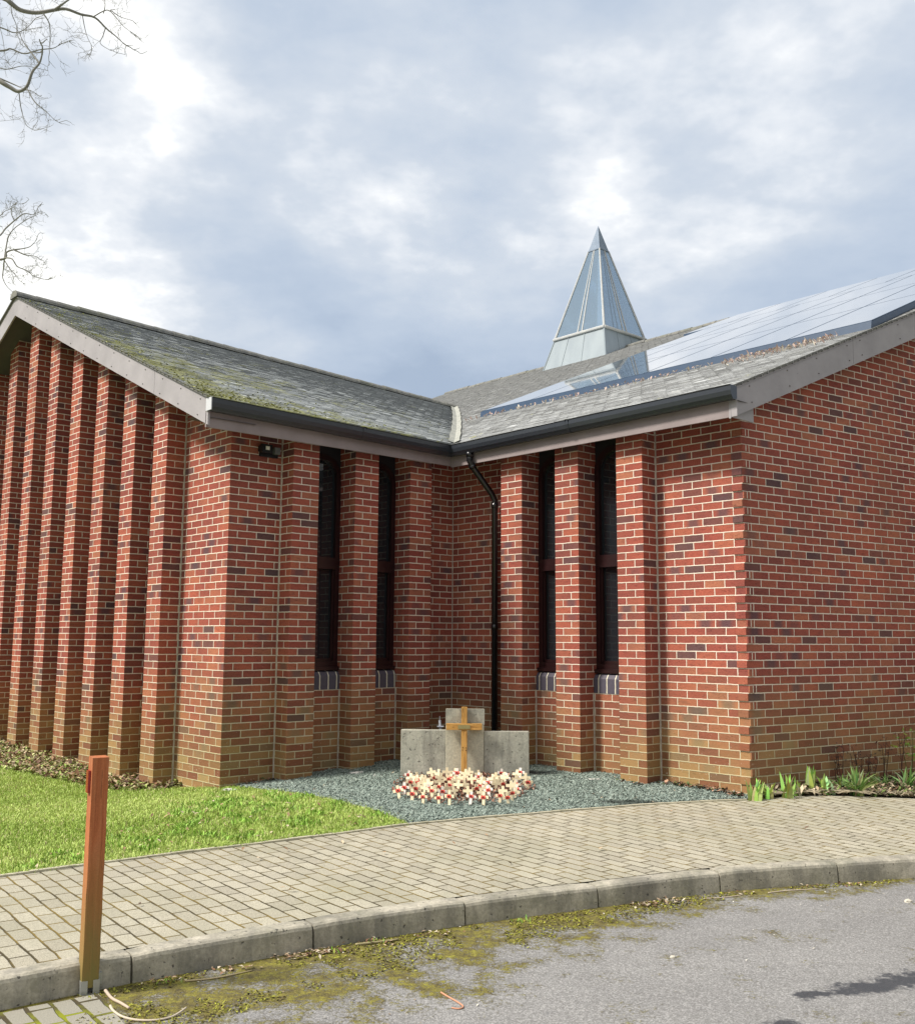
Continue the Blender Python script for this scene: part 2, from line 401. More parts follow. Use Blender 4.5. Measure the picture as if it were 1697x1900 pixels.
def mk_lead(g):
    P = g.pos(); n = g.noise(g.vm('MULTIPLY', P, (3, 3, .6)), 1.5, 4)
    return dict(color=g.mix(n, (.19, .23, .27), (.31, .36, .39)), rough=.5, spec=.4, bump=n, bs=.1)
M_LEAD = mat('pale_lead', mk_lead)
M_VAL = mat('valley_trough', mk_conc((.28, .29, .265), (.40, .40, .36), .2))
def mk_tile(g, mossy):
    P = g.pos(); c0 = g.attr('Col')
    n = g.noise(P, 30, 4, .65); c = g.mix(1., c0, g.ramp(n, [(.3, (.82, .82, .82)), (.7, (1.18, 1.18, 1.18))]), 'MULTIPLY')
    li = g.rng(g.noise(P, 9, 4, .7), .55, .8, 0, .3)
    c = g.mix(li, c, (.46, .46, .40))
    mo = g.attr('Mo', 'Fac')
    big = g.noise(P, 1.6, 4, .65); sm = g.noise(g.vm('MULTIPLY', P, (1, 1, 2.5)), 8, 4, .7)
    k = g.m('ADD', mo, g.m('ADD', g.m('MULTIPLY', g.m('SUBTRACT', big, .5), 1.6), g.m('MULTIPLY', g.m('SUBTRACT', sm, .5), 1.5)))
    mm = g.rng(k, .52, .9, 0, .8)
    c = g.mix(mm, c, g.mix(g.rng(sm, .35, .65), (.20, .20, .10), (.42, .42, .13)))
    return dict(color=c, rough=.8, spec=.35, bump=g.m('ADD', n, g.m('MULTIPLY', mm, sm)), bs=.5, bd=.006)
M_TILE = mat('roof_tiles', lambda g: mk_tile(g, 1))
M_RIDGE = mat('ridge_tile_clay', mk_conc((.13, .135, .14), (.27, .265, .24), .3, False, .5, 2))
def mk_glass(g):
    P = g.pos()
    return dict(color=(.012, .016, .02), rough=.03, spec=.9, Coat_=0)
M_GLASS = mat('window_glass', mk_glass)
M_PV = mat('panel_glass', lambda g: dict(color=g.mix(g.noise(g.pos(), .8, 2), (.05, .07, .11), (.09, .11, .15)), rough=.09, spec=1.0, **{'Coat Weight': 1.0}))
M_PVF = M_DK('panel_frame', (.03, .055, .10), .35, .4)
def mk_spireglass(g):
    fr = g.n('ShaderNodeFresnel'); fr.inputs[0].default_value = 1.6
    tr = g.n('ShaderNodeBsdfTransparent'); tr.inputs[0].default_value = (.72, .82, .90, 1)
    gl = g.n('ShaderNodeBsdfGlossy'); gl.inputs[0].default_value = (.8, .9, 1, 1); gl.inputs['Roughness'].default_value = .08
    df = g.n('ShaderNodeBsdfDiffuse'); df.inputs[0].default_value = (.26, .36, .45, 1)
    a = g.n('ShaderNodeMixShader'); a.inputs[0].default_value = .35; g.l(tr.outputs[0], a.inputs[1]); g.l(df.outputs[0], a.inputs[2])
    b = g.n('ShaderNodeMixShader'); g.l(g.m('ADD', fr.outputs[0], .12), b.inputs[0]); g.l(a.outputs[0], b.inputs[1]); g.l(gl.outputs[0], b.inputs[2])
    return dict(surface=b.outputs[0])
M_SG = mat('spire_glass', mk_spireglass)
M_SF = mat('spire_frame_metal', mk_conc((.42, .44, .46), (.55, .55, .54), .1))
M_CAP = mat('spire_cap_metal', mk_conc((.20, .25, .33), (.27, .32, .40), .05))
def mk_wood(c1, c2, c3, sc=(50, 50, 2.2), green=False):
    def f_(g):
        P = g.pos(); tc = g.n('ShaderNodeTexCoord').outputs['Object']
        gr = g.noise(g.vm('MULTIPLY', tc, sc), 1., 4, .6, dist=1.)
        c = g.ramp(gr, [(.25, c2), (.5, c1), (.75, c3)])
        n = g.noise(P, 200, 2); c = g.mix(1., c, g.ramp(n, [(.3, (.85, .85, .85)), (.7, (1.1, 1.1, 1.1))]), 'MULTIPLY')
        c = g.mix(g.rng(g.noise(tc, 13, 1), .72, .75, 0, .7), c, (.08, .03, .015))
        cr_ = g.rng(g.noise(g.vm('MULTIPLY', tc, tuple(v*1.7 for v in sc)), 1., 2, .5, dist=.6), .66, .70, 0, .6); c = g.mix(cr_, c, (.07, .03, .02))
        if green:
            c = g.mix(g.rng(g.noise(g.vm('MULTIPLY', tc, (16, 16, 2)), 1., 4, .7), .5, .72, 0, .55), c, (.20, .10, .055))
            pz = g.sep(P)[2]
            k = g.m('ADD', pz, g.m('MULTIPLY', g.m('SUBTRACT', g.noise(g.vm('MULTIPLY', P, (12, 12, 2.5)), 1., 4, .65), .5), .55))
            c = g.mix(g.rng(k, .10, .68, .9, 0), c, (.20, .18, .055))
        return dict(color=c, rough=.8, spec=.25, bump=gr, bs=.3, bd=.003)
    return f_
M_POST = mat('orange_stained_timber', mk_wood((.44, .145, .055), (.31, .09, .035), (.50, .19, .085), green=True))
M_OAK = mat('golden_oak', mk_wood((.55, .30, .085), (.30, .13, .035), (.68, .40, .14), (45, 45, 5)))
M_OAKH = mat('golden_oak_rail', mk_wood((.55, .30, .085), (.26, .11, .03), (.68, .40, .14), (5, 45, 45)))
M_PALEW = mat('pale_cross_wood', lambda g: dict(color=g.mix(g.noise(g.pos(), 25, 2), (.80, .68, .43), (.92, .82, .60)), rough=.7))
M_WHITEW = mat('white_cross', lambda g: dict(color=g.mix(g.noise(g.pos(), 25, 2), (.78, .70, .62), (.86, .82, .76)), rough=.7))
M_RED = mat('poppy_paper', lambda g: dict(color=g.mix(g.noise(g.pos(), 150, 2), (.62, .045, .035), (.78, .16, .12)), rough=.6))
M_BLK = mat('black_plastic', lambda g: dict(color=(.012, .012, .014), rough=.4))
M_BRASS = mat('brass_plaque', lambda g: dict(color=g.mix(g.noise(g.pos(), 60, 2), (.32, .27, .13), (.5, .43, .2)), rough=.4, Metallic=.6))
M_LENS = mat('lamp_lens', lambda g: dict(color=(.75, .75, .68), rough=.2, spec=.6))
M_GREYP = mat('grey_plastic', lambda g: dict(color=(.16, .17, .18), rough=.5))
M_RFL = mat('red_reflector', lambda g: dict(color=(.28, .02, .012), rough=.25, spec=.7))
M_WHITE = mat('white_stone', lambda g: dict(color=g.mix(g.noise(g.pos(), 20, 3), (.45, .45, .43), (.72, .71, .67)), rough=.8))
def mk_col(g): return dict(color=g.attr('Col'), rough=.75, spec=.25)
M_COL = mat('vertex_coloured', mk_col)
M_GRASS = mat('grass_blades', lambda g: dict(color=g.attr('Col'), rough=.6, spec=.3))
M_BARK = mat('bark', lambda g: dict(color=g.mix(g.noise(g.pos(), 6, 4), (.15, .15, .145), (.30, .29, .26)), rough=.9, bump=g.noise(g.pos(), 25, 4), bs=.5))
def mk_turf(g):
    P = g.pos(); n = g.noise(P, 40, 4, .7); l_ = g.noise(P, 2, 4)
    return dict(color=g.mix(g.rng(n, .3, .7), g.mix(g.rng(l_, .4, .65), (.15, .24, .03), (.25, .33, .05)), (.26, .24, .09)), rough=.95, bump=n, bs=.8, bd=.02)
M_TURF = mat('turf', mk_turf)
def mk_soil(g):
    P = g.pos(); n = g.noise(P, 30, 4, .7)
    return dict(color=g.ramp(n, [(.3, (.02, .016, .01)), (.55, (.07, .055, .03)), (.75, (.17, .13, .08))]), rough=.95, bump=n, bs=1, bd=.02)
M_SOIL = mat('soil', mk_soil)
def mk_grav(g):
    P = g.pos(); c = g.sep(g.vor(P, 75, 'Color'))[0]; dd = g.vor(P, 75)
    cc = g.ramp(c, [(0, (.07, .09, .09)), (.5, (.15, .18, .175)), (1, (.27, .30, .29))])
    return dict(color=cc, rough=.85, bump=dd, bs=1, bd=.012)
M_GRAV = mat('slate_gravel', mk_grav)

# ------------------------------------------------------------------ ground, road, path
gm = MB(); gm.face([(-400, -60, -.05), (400, -60, -.05), (400, 700, -.05), (-400, 700, -.05)])
gm.build('ground', M_TURF, kind='structure')

KF = [(-6.5, 1.9), (-3.4, 3.55), (-2.26, 4.36), (-1.5, 4.955), (-.73, 5.49), (.06, 5.965), (.865, 6.36), (1.70, 6.755), (2.56, 7.03), (3.45, 7.25), (4.36, 7.36), (5.3, 7.4), (9, 7.3)]
KFv = [Vector(p) for p in KF]
def resample(pts, step):
    """Catmull-Rom resampling of a plan polyline"""
    o = []
    for i in range(len(pts)-1):
        a, b, c, d_ = pts[max(i-1, 0)], pts[i], pts[i+1], pts[min(i+2, len(pts)-1)]
        k = max(1, int((c-b).length/step))
        for j in range(k):
            q = j/k
            o.append(.5*((2*b)+(c-a)*q+(2*a-5*b+4*c-d_)*q*q+(-a+3*b-3*c+d_)*q**3))
    o.append(pts[-1]); return o
KS = resample(KFv, .1)
KN = []
for i, p in enumerate(KS):
    tt = (KS[min(i+1, len(KS)-1)]-KS[max(i-1, 0)]).normalized(); KN.append(Vector((-tt.y, tt.x)))   # into the path
KA = np.array([[p.x, p.y] for p in KS])
def kdist(X, Y):
    return np.sqrt(((X[..., None]-KA[:, 0])**2+(Y[..., None]-KA[:, 1])**2).min(-1))

def axis(a, b, lo, hi, fine, n):
    return np.unique(np.concatenate([np.linspace(a, lo, n), np.arange(lo, hi, fine), np.linspace(hi, b, n)]))
gx = axis(-60, 60, -3, 5, .06, 12); gy = axis(-40, 8.6, 2.4, 8, .06, 10)
X, Y = np.meshgrid(gx, gy)
V = np.stack([X.ravel(), Y.ravel(), np.zeros(X.size)], 1)
nx, ny = len(gx), len(gy)
idx = np.arange(nx*ny).reshape(ny, nx)
F = np.stack([idx[:-1, :-1], idx[:-1, 1:], idx[1:, 1:], idx[1:, :-1]], -1).reshape(-1, 4)
road = bulk('road', V, F, M_ROAD, kind='structure')
kd = kdist(V[:, 0], V[:, 1])
wd = np.interp(V[:, 0], [-3, -1.2, -.3, .8, 2, 3.5, 6], [1.9, 1.75, 1.45, .85, .36, .26, .2])
moss = np.clip(1.08-kd/wd*.95, 0, 1.0)*np.interp(V[:, 0], [-2, 0, 1, 3], [1., .95, .85, .8])
def att(o, nm, vals):
    a = o.data.attributes.new(nm, 'FLOAT', 'POINT'); a.data.foreach_set('value', np.asarray(vals, np.float32))
att(road, 'moss', moss)
def blob(x0, y0, rx, ry, a=0.):
    dx, dy = V[:, 0]-x0, V[:, 1]-y0; c_, s_ = math.cos(a), math.sin(a)
    u_, v_ = (dx*c_+dy*s_)/rx, (-dx*s_+dy*c_)/ry
    return np.clip(1.1-.6*np.sqrt(u_**2+v_**2), 0, 1)
st = np.maximum.reduce([blob(1.95, 4.98, .26, .09, .35), blob(2.3, 5.12, .3, .10, .2), blob(1.62, 4.86, .10, .05, .2)])
st = np.maximum(st, .8*blob(1.38, 4.5, .10, .06)); st = np.maximum(st, .75*blob(.42, 4.6, .05, .03))
att(road, 'stain', st)
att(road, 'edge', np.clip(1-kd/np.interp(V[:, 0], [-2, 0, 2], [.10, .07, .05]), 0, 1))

BK = [Vector(p) for p in ((-9, 2.4), (-5, 4.85), (-3.6, 5.88), (-2.8, 6.47), (-2.31, 6.87), (-1.67, 7.32), (-1.05, 7.74), (-.36, 8.22), (.2, 8.50), (.7, 8.72), (1.68, 9.13), (2.61, 9.33), (3.23, 9.46), (4.24, 9.55), (6, 9.6), (10, 9.5))]
BS = resample(BK, .15)
def ruled(name, A, B, nt, mt, dz=0., zf=None, **tags):
    """sheet between two plan polylines, draped on the ground"""
    n_ = max(len(A), len(B)); V_ = []
    def samp(Pts, q):
        t_ = q*(len(Pts)-1); i = min(int(t_), len(Pts)-2); return Pts[i].lerp(Pts[i+1], t_-i)
    for i in range(n_):
        a, b = samp(A, i/(n_-1)), samp(B, i/(n_-1))
        for j in range(nt+1):
            p = a.lerp(b, j/nt); V_.append((p.x, p.y, H(p.x, p.y)+dz))
    id_ = np.arange(n_*(nt+1)).reshape(n_, nt+1)
    F_ = np.stack([id_[:-1, :-1], id_[1:, :-1], id_[1:, 1:], id_[:-1, 1:]], -1).reshape(-1, 4)
    return bulk(name, V_, F_, mt, **tags)
# path : match the two edges by x
PAo = [p+n_*.122 for p, n_ in zip(KS, KN)]
PAo = [p for p in PAo if -6 < p.x < 8.5]; PBo = [p for p in BS if -8.6 < p.x < 9]
ruled('path', PAo, PBo, 16, M_PAV, 0., kind='structure')
# mossy paving of the crossing on the road side
pv = MB(); pv.face([p3(Vector((-4.2, 2.2)), .006), p3(Vector((-1.02, 3.95)), .006), p3(Vector((-1.38, 4.46)), .006), p3(Vector((-1.60, 4.80)), .006), p3(Vector((-2.26, 4.33)), .006), p3(Vector((-3.4, 3.53)), .006), p3(Vector((-5.2, 2.58)), .006)])
pv.build('paved_crossing', M_PAV2, kind='structure')

# kerb stones with slightly irregular faces
kb = MB(); prof = [(.0, -.06), (-.004, .0), (.0, .06), (.004, .104), (.010, .119), (.022, .1275), (.05, .129), (.10, .129), (.124, .128), (.126, -.06)]
seglen = [0]
for i in range(1, len(KS)): seglen.append(seglen[-1]+(KS[i]-KS[i-1]).length)
joints = []
for q in KFv[1:]:
    joints.append(min(range(len(KS)), key=lambda i: (KS[i]-q).length))
def kpt(sv):
    i = min(max(np.searchsorted(seglen, sv)-1, 0), len(KS)-2); q = (sv-seglen[i])/(seglen[i+1]-seglen[i])
    return KS[i].lerp(KS[i+1], q), KN[i].lerp(KN[i+1], q).normalized()
stops = [seglen[j] for j in joints]
for a, b in zip(stops[:-1], stops[1:]):
    a += .005; b -= .005; dzk = random.uniform(-.004, .003); dn = random.uniform(-.003, .003)
    k = max(2, int((b-a)/.1)); prevr = None
    for j in range(k+1):
        sv = a+(b-a)*j/k; p, nn = kpt(sv)
        pinch = .006 if j in (0, k) else 0
        r_ = [p3(p+nn*(o_+dn+pinch*(1 if o_ < .05 else 0)), z_+dzk-(pinch if z_ > .1 else 0)+random.uniform(-.0008, .0008)) for o_, z_ in prof]
        if prevr:
            for m_ in range(len(prof)-1): kb.face([prevr[m_], r_[m_], r_[m_+1], prevr[m_+1]])
        else: kb.face(list(reversed(r_)))
        prevr = r_
    kb.face(prevr)
kb.build('kerb', M_KERB, kind='structure')
# thin concrete edging along the lawn and gravel side of the path
eb = MB(); ES = [p for p in BS if -6 < p.x < 2.75]
for i in range(len(ES)-1):
    a, b = ES[i], ES[i+1]; tt = (b-a).normalized(); nn = Vector((-tt.y, tt.x))
    for o0, o1, z0, z1 in ((0, 0, -.05, .012), (0, .035, .012, .012), (.035, .035, .012, -.05)):
        za, zb = H(a.x, a.y), H(b.x, b.y); w1 = .002*math.sin(a.x*9)
        eb.face([p3(a+nn*o0, za+z0+w1), p3(b+nn*o0, zb+z0+w1), p3(b+nn*o1, zb+z1+w1), p3(a+nn*o1, za+z1+w1)])
eb.build('path_edging', M_EDGE, kind='structure')

# lawn base, gravel base, soil bed
GB = [Vector(p) for p in ((-.36, 8.25), (-.71, 8.86), (-1.09, 9.36), (-1.44, 9.74), (-1.78, 10.0), (-2.05, 10.25), (-2.3, 10.5))]
la = [p+Vector((-.02, .03)) for p in BS if -8.6 < p.x < -.3]
lb = [Vector((-22, 16)), Vector((-14, 22)), Vector((-8, 18)), Vector((-5, 14)), Vector((-2.6, 11.2)), Vector((-2.3, 10.6)), Vector((-1.6, 9.9)), Vector((-1.0, 9.3)), Vector((-.36, 8.3))]
ruled('lawn', la, resample(lb, .5), 30, M_TURF, -.004, kind='structure')
ga = resample(GB, .1)[::-1]+[p+Vector((0, .03)) for p in BS if -.3 < p.x < 2.75]
gb_ = resample([Vector((-2.1, 10.9)), Vector((-1.2, 11.6)), Vector((-.3, 12.7)), Vector((.1, 12.8)), Vector((1.2, 11.5)), Vector((2.2, 10.4)), Vector((2.9, 9.7))], .1)
ruled('gravel_ground', ga, gb_, 20, M_GRAV, .006, kind='structure')
sa = [p+Vector((0, .02)) for p in BS if 2.7 < p.x < 8]
ruled('flower_bed_soil', sa, resample([Vector((2.72, 9.62)), Vector((4.8, 11.1)), Vector((8, 13.4))], .3), 10, M_SOIL, .008, kind='structure')

# ------------------------------------------------------------------ the brick church hall
church = empty('church_building', p3(Cc, .2), label='low red brick church hall with projecting brick piers, tiled roofs and a glazed spire', cat='church')
church.location = (0, 0, 0)
U0 = .006
UO = random.Random(4)
def wallface(mb, PF, s0, s1, z0a, z1a, z0b=None, z1b=None, off=0., flip=False, u=None):
    """vertical face along a wall line; tops may slope"""
    z0b = z0a if z0b is None else z0b; z1b = z1a if z1b is None else z1b
    u0 = (U0+abs(s0) if u is None else u)+.225*UO.randint(3, 900); u1 = u0+abs(s1-s0)
    pts = [PF(s0, off, z0a), PF(s1, off, z0b), PF(s1, off, z1b), PF(s0, off, z1a)]
    uv = [(u0, z0a-ZC+75), (u1, z0b-ZC+75), (u1, z1b-ZC+75), (u0, z1a-ZC+75)]
    if flip: pts.reverse(); uv.reverse()
    mb.face(pts, uv)
M_HEAD = M_DK('dark_head_board', (.018, .017, .02), .6, .3)
def pier(PF, s0, s1, ztop, outd=.225, ind=-.13, parent=None, zb=-.15):
    """projecting brick pier; ztop(s) gives its head"""
    mb = MB(); a, b = ztop(s0), ztop(s1)
    wallface(mb, PF, s0, s1, zb, a, zb, b, outd, u=U0)
    for s_, zt in ((s0, a), (s1, b)):
        k_ = U0+.12+.225*UO.randint(3, 900); uv = [(k_, zb-ZC+75), (k_+outd-ind, zb-ZC+75), (k_+outd-ind, zt-ZC+75), (k_, zt-ZC+75)]
        mb.face([PF(s_, outd, zb), PF(s_, ind, zb), PF(s_, ind, zt), PF(s_, outd, zt)], uv)
    return mb.build('pier', M_BR, parent)
def opening(PF, s0, s1, ztop, parent, books=False):
    """sill, arched brick head and timber window between two piers"""
    w_ = s1-s0; cx = (s0+s1)/2; r_ = w_/2; spr = 3.41
    mb = MB(); wallface(mb, PF, s0, s1, -.15, 1.056, u=U0+.06)
    na = 12; arch = [(cx-r_*math.cos(math.pi*i/na), spr+r_*math.sin(math.pi*i/na)) for i in range(na+1)]
    mb.build('apron_wall', M_BR, parent); mb = MB(); SO = -.062
    for (a, za), (b, zb_) in zip(arch[:-1], arch[1:]):
        ta, tb = ztop(a), ztop(b)
        mb.face([PF(a, SO, za), PF(b, SO, zb_), PF(b, SO, tb), PF(a, SO, ta)], [(a-s0+9+abs(s0)*225, za-ZC+75), (b-s0+9+abs(s0)*225, zb_-ZC+75), (b-s0+9+abs(s0)*225, tb-ZC+75), (a-s0+9+abs(s0)*225, ta-ZC+75)])
        mb.face([PF(a, SO, za), PF(a, -.13, za), PF(b, -.13, zb_), PF(b, SO, zb_)], [(0, 0), (.07, 0), (.07, .04), (0, .04)])
    mb.build('window_head', M_HEAD, parent)
    # frame
    fb = MB(); fw_, z0 = .058, 1.30; f0, f1 = -.10, -.045
    def ring(o_):
        rr = r_-o_
        return [(s0+o_, z0+o_)]+[(cx-rr*math.cos(math.pi*i/na), spr+rr*math.sin(math.pi*i/na)) for i in range(na+1)]+[(s1-o_, z0+o_)]
    ro, ri = ring(0), ring(fw_)
    n_ = len(ro)
    for i in range(n_):
        j = (i+1) % n_
        fb.face([PF(ro[i][0], f1, ro[i][1]), PF(ro[j][0], f1, ro[j][1]), PF(ri[j][0], f1, ri[j][1]), PF(ri[i][0], f1, ri[i][1])])
        fb.face([PF(ri[i][0], f1, ri[i][1]), PF(ri[j][0], f1, ri[j][1]), PF(ri[j][0], f0, ri[j][1]), PF(ri[i][0], f0, ri[i][1])])
    A = lambda a, b, o0, o1, z0_, z1_: fb.box(PF(a, o0, z0_), PF(b, o0, z0_)-PF(a, o0, z0_), PF(a, o1, z0_)-PF(a, o0, z0_), Vector((0, 0, z1_-z0_)))
    A(s0+.004, s1-.004, -.095, -.035, 2.42, 2.50); A(s0+.05, s1-.05, -.09, -.025, 2.37, 2.425)
    A(s0-.0, s1+.0, -.10, -.012, 1.262, 1.302)
    # inner casement beads
    for za, zb_ in ((1.36, 2.37),):
        A(s0+fw_, s0+fw_+.028, -.095, -.06, za, zb_); A(s1-fw_-.028, s1-fw_, -.095, -.06, za, zb_); A(s0+fw_, s1-fw_, -.095, -.06, za, za+.03)
    fr = fb.build('window', M_FRAME, parent)
    gb = MB(); gp = ring(fw_-.01)
    gb.face([PF(a, -.088, b) for a, b in gp]); gb.build('pane', M_GLASS, fr)
    sb = MB(); c_ = w_
    for (o0, z0_), (o1, z1_) in (((.004, 1.056), (.004, 1.205)), ((.004, 1.205), (-.02, 1.245)), ((-.02, 1.245), (-.10, 1.272))):
        sb.face([PF(s0+.003, o0, z0_), PF(s1-.003, o0, z0_), PF(s1-.003, o1, z1_), PF(s0+.003, o1, z1_)], [(0, .1), (c_, .1), (c_, .3), (0, .3)])
    sb.face([PF(s0+.003, .004, 1.056), PF(s1-.003, .004, 1.056), PF(s1-.003, -.1, 1.056), PF(s0+.003, -.1, 1.056)])
    sb.build('sill', M_SILL, fr)
    return fr

# roof surfaces -------------------------------------------------------------
def zl(o, t_):          # left wing, eaves side
    tt = min(max(t_, -.6), 11)
    e = 3.945-.012*(tt+.5); r_ = 6.40-.0325*(tt+.5)
    return e+(r_-e)*(o+.42)/5.68
def zlb(o, t_): return zl(2*5.26-o, t_)   # far side
ZE, OR = 4.068, 10.0
def zm(o): return ZE+K2*o
LW = 10.52
# left wing walls
ztopE = lambda s: 3.84
wb = MB(); wallface(wb, PL, 0, .62, -.15, 3.84); wb.build('brick_wall', M_BR, church)
wb = MB(); wallface(wb, PL, 2.547, LC+.01, -.15, 3.84, u=U0+.1)
wb.build('brick_wall', M_BR, church)
for a, b in ((.62, .945), (1.432, 1.757), (2.224, 2.549)): pier(PL, a, b, ztopE, parent=church)
opening(PL, .945, 1.432, ztopE, church); opening(PL, 1.757, 2.224, ztopE, church)
def zg(s): return (zl(s, -.05) if s < 5.26 else zlb(s, -.05))-.13
wg = MB(); wallface(wg, PG, 0, .985, -.15, zg(0), -.15, zg(.985))
PS = [(.985+.81*k, .985+.81*k+.325) for k in range(11)]
wg.build('brick_wall', M_BR, church); wg = MB()
wallface(wg, PG, PS[-1][1], LW, -.15, zg(PS[-1][1]), -.15, zg(LW))
wg.face([PG(LW, 0, -.1), p3(L+d2*LW-n2*9, -.1), p3(L+d2*LW-n2*9, 3.9), PG(LW, 0, 3.9)], [(0, 0), (9, 0), (9, 4), (0, 4)])
wg.build('brick_wall', M_BR, church)
for a, b in PS: pier(PG, a, b, zg, parent=church)
for (a0, a1), (b0, b1) in zip(PS[:-1], PS[1:]): opening(PG, a1, b0, zg, church)
# right wing walls
wr = MB(); wallface(wr, PR, 0, .99, -.15, 3.84); wr.build('brick_wall', M_BR, church)
wr = MB(); wallface(wr, PR, 2.982, RC+.01, -.15, 3.84, u=U0+.04)
wr.build('brick_wall', M_BR, church)
for a, b in ((.99, 1.317), (1.83, 2.157), (2.655, 2.982)): pier(PR, a, b, ztopE, parent=church)
opening(PR, 1.317, 1.83, ztopE, church); opening(PR, 2.157, 2.655, ztopE, church)
CD = dg.dot(d1); SDg = dg.dot(d2)
gr = MB(); za = lambda s: zm(s*CD)-.10
AP = OR/CD
gr.face([PX(0, 0, -.15), PX(2*AP, 0, -.15), PX(2*AP, 0, za(0)), PX(AP, 0, za(AP)), PX(0, 0, za(0))],
        [(U0, 75-ZC-.15), (U0+2*AP, 75-ZC-.15), (U0+2*AP, 75-ZC+za(0)), (U0+AP, 75-ZC+za(AP)), (U0, 75-ZC+za(0))])
gr.build('brick_wall', M_BR, church)
# toothed quoin bricks at the oblique corner
qb = MB()
for k in range(-1, 49):
    z0 = ZC+.075*k+.006; z1 = z0+.063
    if z1 > 3.62: break
    cu = .0675+.225*(k+60)
    su = [(cu+.03, z0-ZC+75.03)]*4
    if k % 2: # proud of the gable face
        a = PX(0, .015, z0); e1 = PX(.082, .015, z0)-a; dn_ = p3(-ng*.026, 0)
        A_, B_ = PX(0, .015, z0), PX(.082, .015, z0)
        qb.face([A_, B_, B_+Vector((0, 0, .063)), A_+Vector((0, 0, .063))], [(cu, z0-ZC+75), (cu+.08, z0-ZC+75), (cu+.08, z1-ZC+75), (cu, z1-ZC+75)])
        qb.face([B_, PX(.082, 0, z0), PX(.082, 0, z1), PX(.082, .015, z1)], su); qb.face([A_+Vector((0, 0, .063)), B_+Vector((0, 0, .063)), PX(.082, 0, z1), PX(0, 0, z1)], su)
        qb.face([PX(0, 0, z0), PX(.082, 0, z0), B_, A_], su); qb.face([PR(0, .0, z0), A_, A_+Vector((0, 0, .063)), PR(0, .0, z1)], su)
    else:
        A_, B_ = PR(.105, .014, z0), PR(0, .014, z0); up_ = Vector((0, 0, .063))
        qb.face([A_, B_, B_+up_, A_+up_], [(cu, z0-ZC+75), (cu+.08, z0-ZC+75), (cu+.08, z1-ZC+75), (cu, z1-ZC+75)])
        qb.face([PR(.105, 0, z0), A_, A_+up_, PR(.105, 0, z1)], su); qb.face([A_+up_, B_+up_, PR(0, 0, z1), PR(.105, 0, z1)], su)
        qb.face([PR(.105, 0, z0), PR(0, 0, z0), B_, A_], su); qb.face([B_, PX(0, 0, z0), PX(0, 0, z1), B_+up_], su)
qb.build('quoin_bricks', M_BR, church)
# mortar fillets in the re-entrant angles
M_MORT = mat('mortar', mk_conc((.42, .38, .33), (.62, .57, .5), .2))
mj = MB()
def fillet(PF, s, sgn, off=0., zt=3.76):
    w_ = .011
    a, b, c_ = PF(s, off+w_, -.1), PF(s+sgn*w_, off+w_, -.1), PF(s+sgn*w_, off, -.1)
    h_ = Vector((0, 0, zt+.1)); mj.face([a, b, b+h_, a+h_]); mj.face([b, c_, c_+h_, b+h_])
fillet(PL, .62, -1); fillet(PG, .985, -1, zt=zg(.98)); fillet(PR, .99, -1); fillet(PL, LC, -1)
for PF, a, b in ((PL, .945, 1.432), (PL, 1.757, 2.224), (PR, 1.317, 1.83), (PR, 2.157, 2.655)): fillet(PF, b, -1, zt=1.05); fillet(PF, a, 1, zt=1.05)
mj.build('mortar_joint', M_MORT, church)

# tiles -----------------------------------------------------------------------
def tiles(name, pt, zf, o0, o1, lo, hi, mt, base, mossf=None, gauge=.0917, tw=.166, wear=1.):
    """stepped plain-tile slope. pt(o,t)->plan point; lo(o), hi(o) limits along the eaves"""
    V_, F_, Cs, Mo = [], [], [], []
    nrow = int(round((o1-o0)/gauge)); g_ = (o1-o0)/nrow
    for r in range(nrow):
        oa, ob = o0+g_*r, o0+g_*(r+1); a, b = lo(oa), hi(oa)
        t_ = a - (tw/2 if r % 2 else 0); sag = 0.
        while t_ < b:
            ta, tb = max(t_, a)+.0012, min(t_+tw, b)-.0012; t_ += tw
            if tb-ta < .02: continue
            lift = .0105+random.gauss(0, .0012)*wear; lf2 = lift+random.gauss(0, .0010)*wear; dro = random.gauss(0, .0016)*wear
            i = len(V_)
            for (t2, lf) in ((ta, lift), (tb, lf2)):
                p = pt(oa+dro, t2); V_.append((p.x, p.y, zf(oa, t2)+lf+sag))
            for t2 in (tb, ta):
                p = pt(ob, t2); V_.append((p.x, p.y, zf(ob, t2)+.002))
            for t2 in (tb, ta):
                p = pt(oa+dro, t2); V_.append((p.x, p.y, zf(oa, t2)-.012))
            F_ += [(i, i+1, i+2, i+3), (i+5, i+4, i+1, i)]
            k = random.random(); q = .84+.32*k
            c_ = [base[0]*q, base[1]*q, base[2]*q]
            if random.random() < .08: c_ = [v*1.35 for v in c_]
            Cs += [c_, [v*.30 for v in c_]]  # riser coloured darker than its tile: painted shadow line under each course
            mo = mossf(oa, ta) if mossf else 0
            Mo += [mo]*6
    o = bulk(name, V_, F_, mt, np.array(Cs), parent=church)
    a_ = o.data.attributes.new('Mo', 'FLOAT', 'POINT'); a_.data.foreach_set('value', np.array(Mo, np.float32))
    return o
def mossL(o, t_):
    return .12+.36*math.exp(-max(t_+.5, 0)/2.2)+.55*math.exp(-max(o+.42, 0)/.5)*math.exp(-max(t_, 0)/2.5)+.28*math.exp(-((o-1.5)/1.2)**2)*math.exp(-max(t_, 0)/3)+.05
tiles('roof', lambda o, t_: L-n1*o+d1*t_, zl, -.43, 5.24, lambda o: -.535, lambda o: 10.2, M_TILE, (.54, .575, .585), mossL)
def verge(o): return SDg*(o/CD)-.225
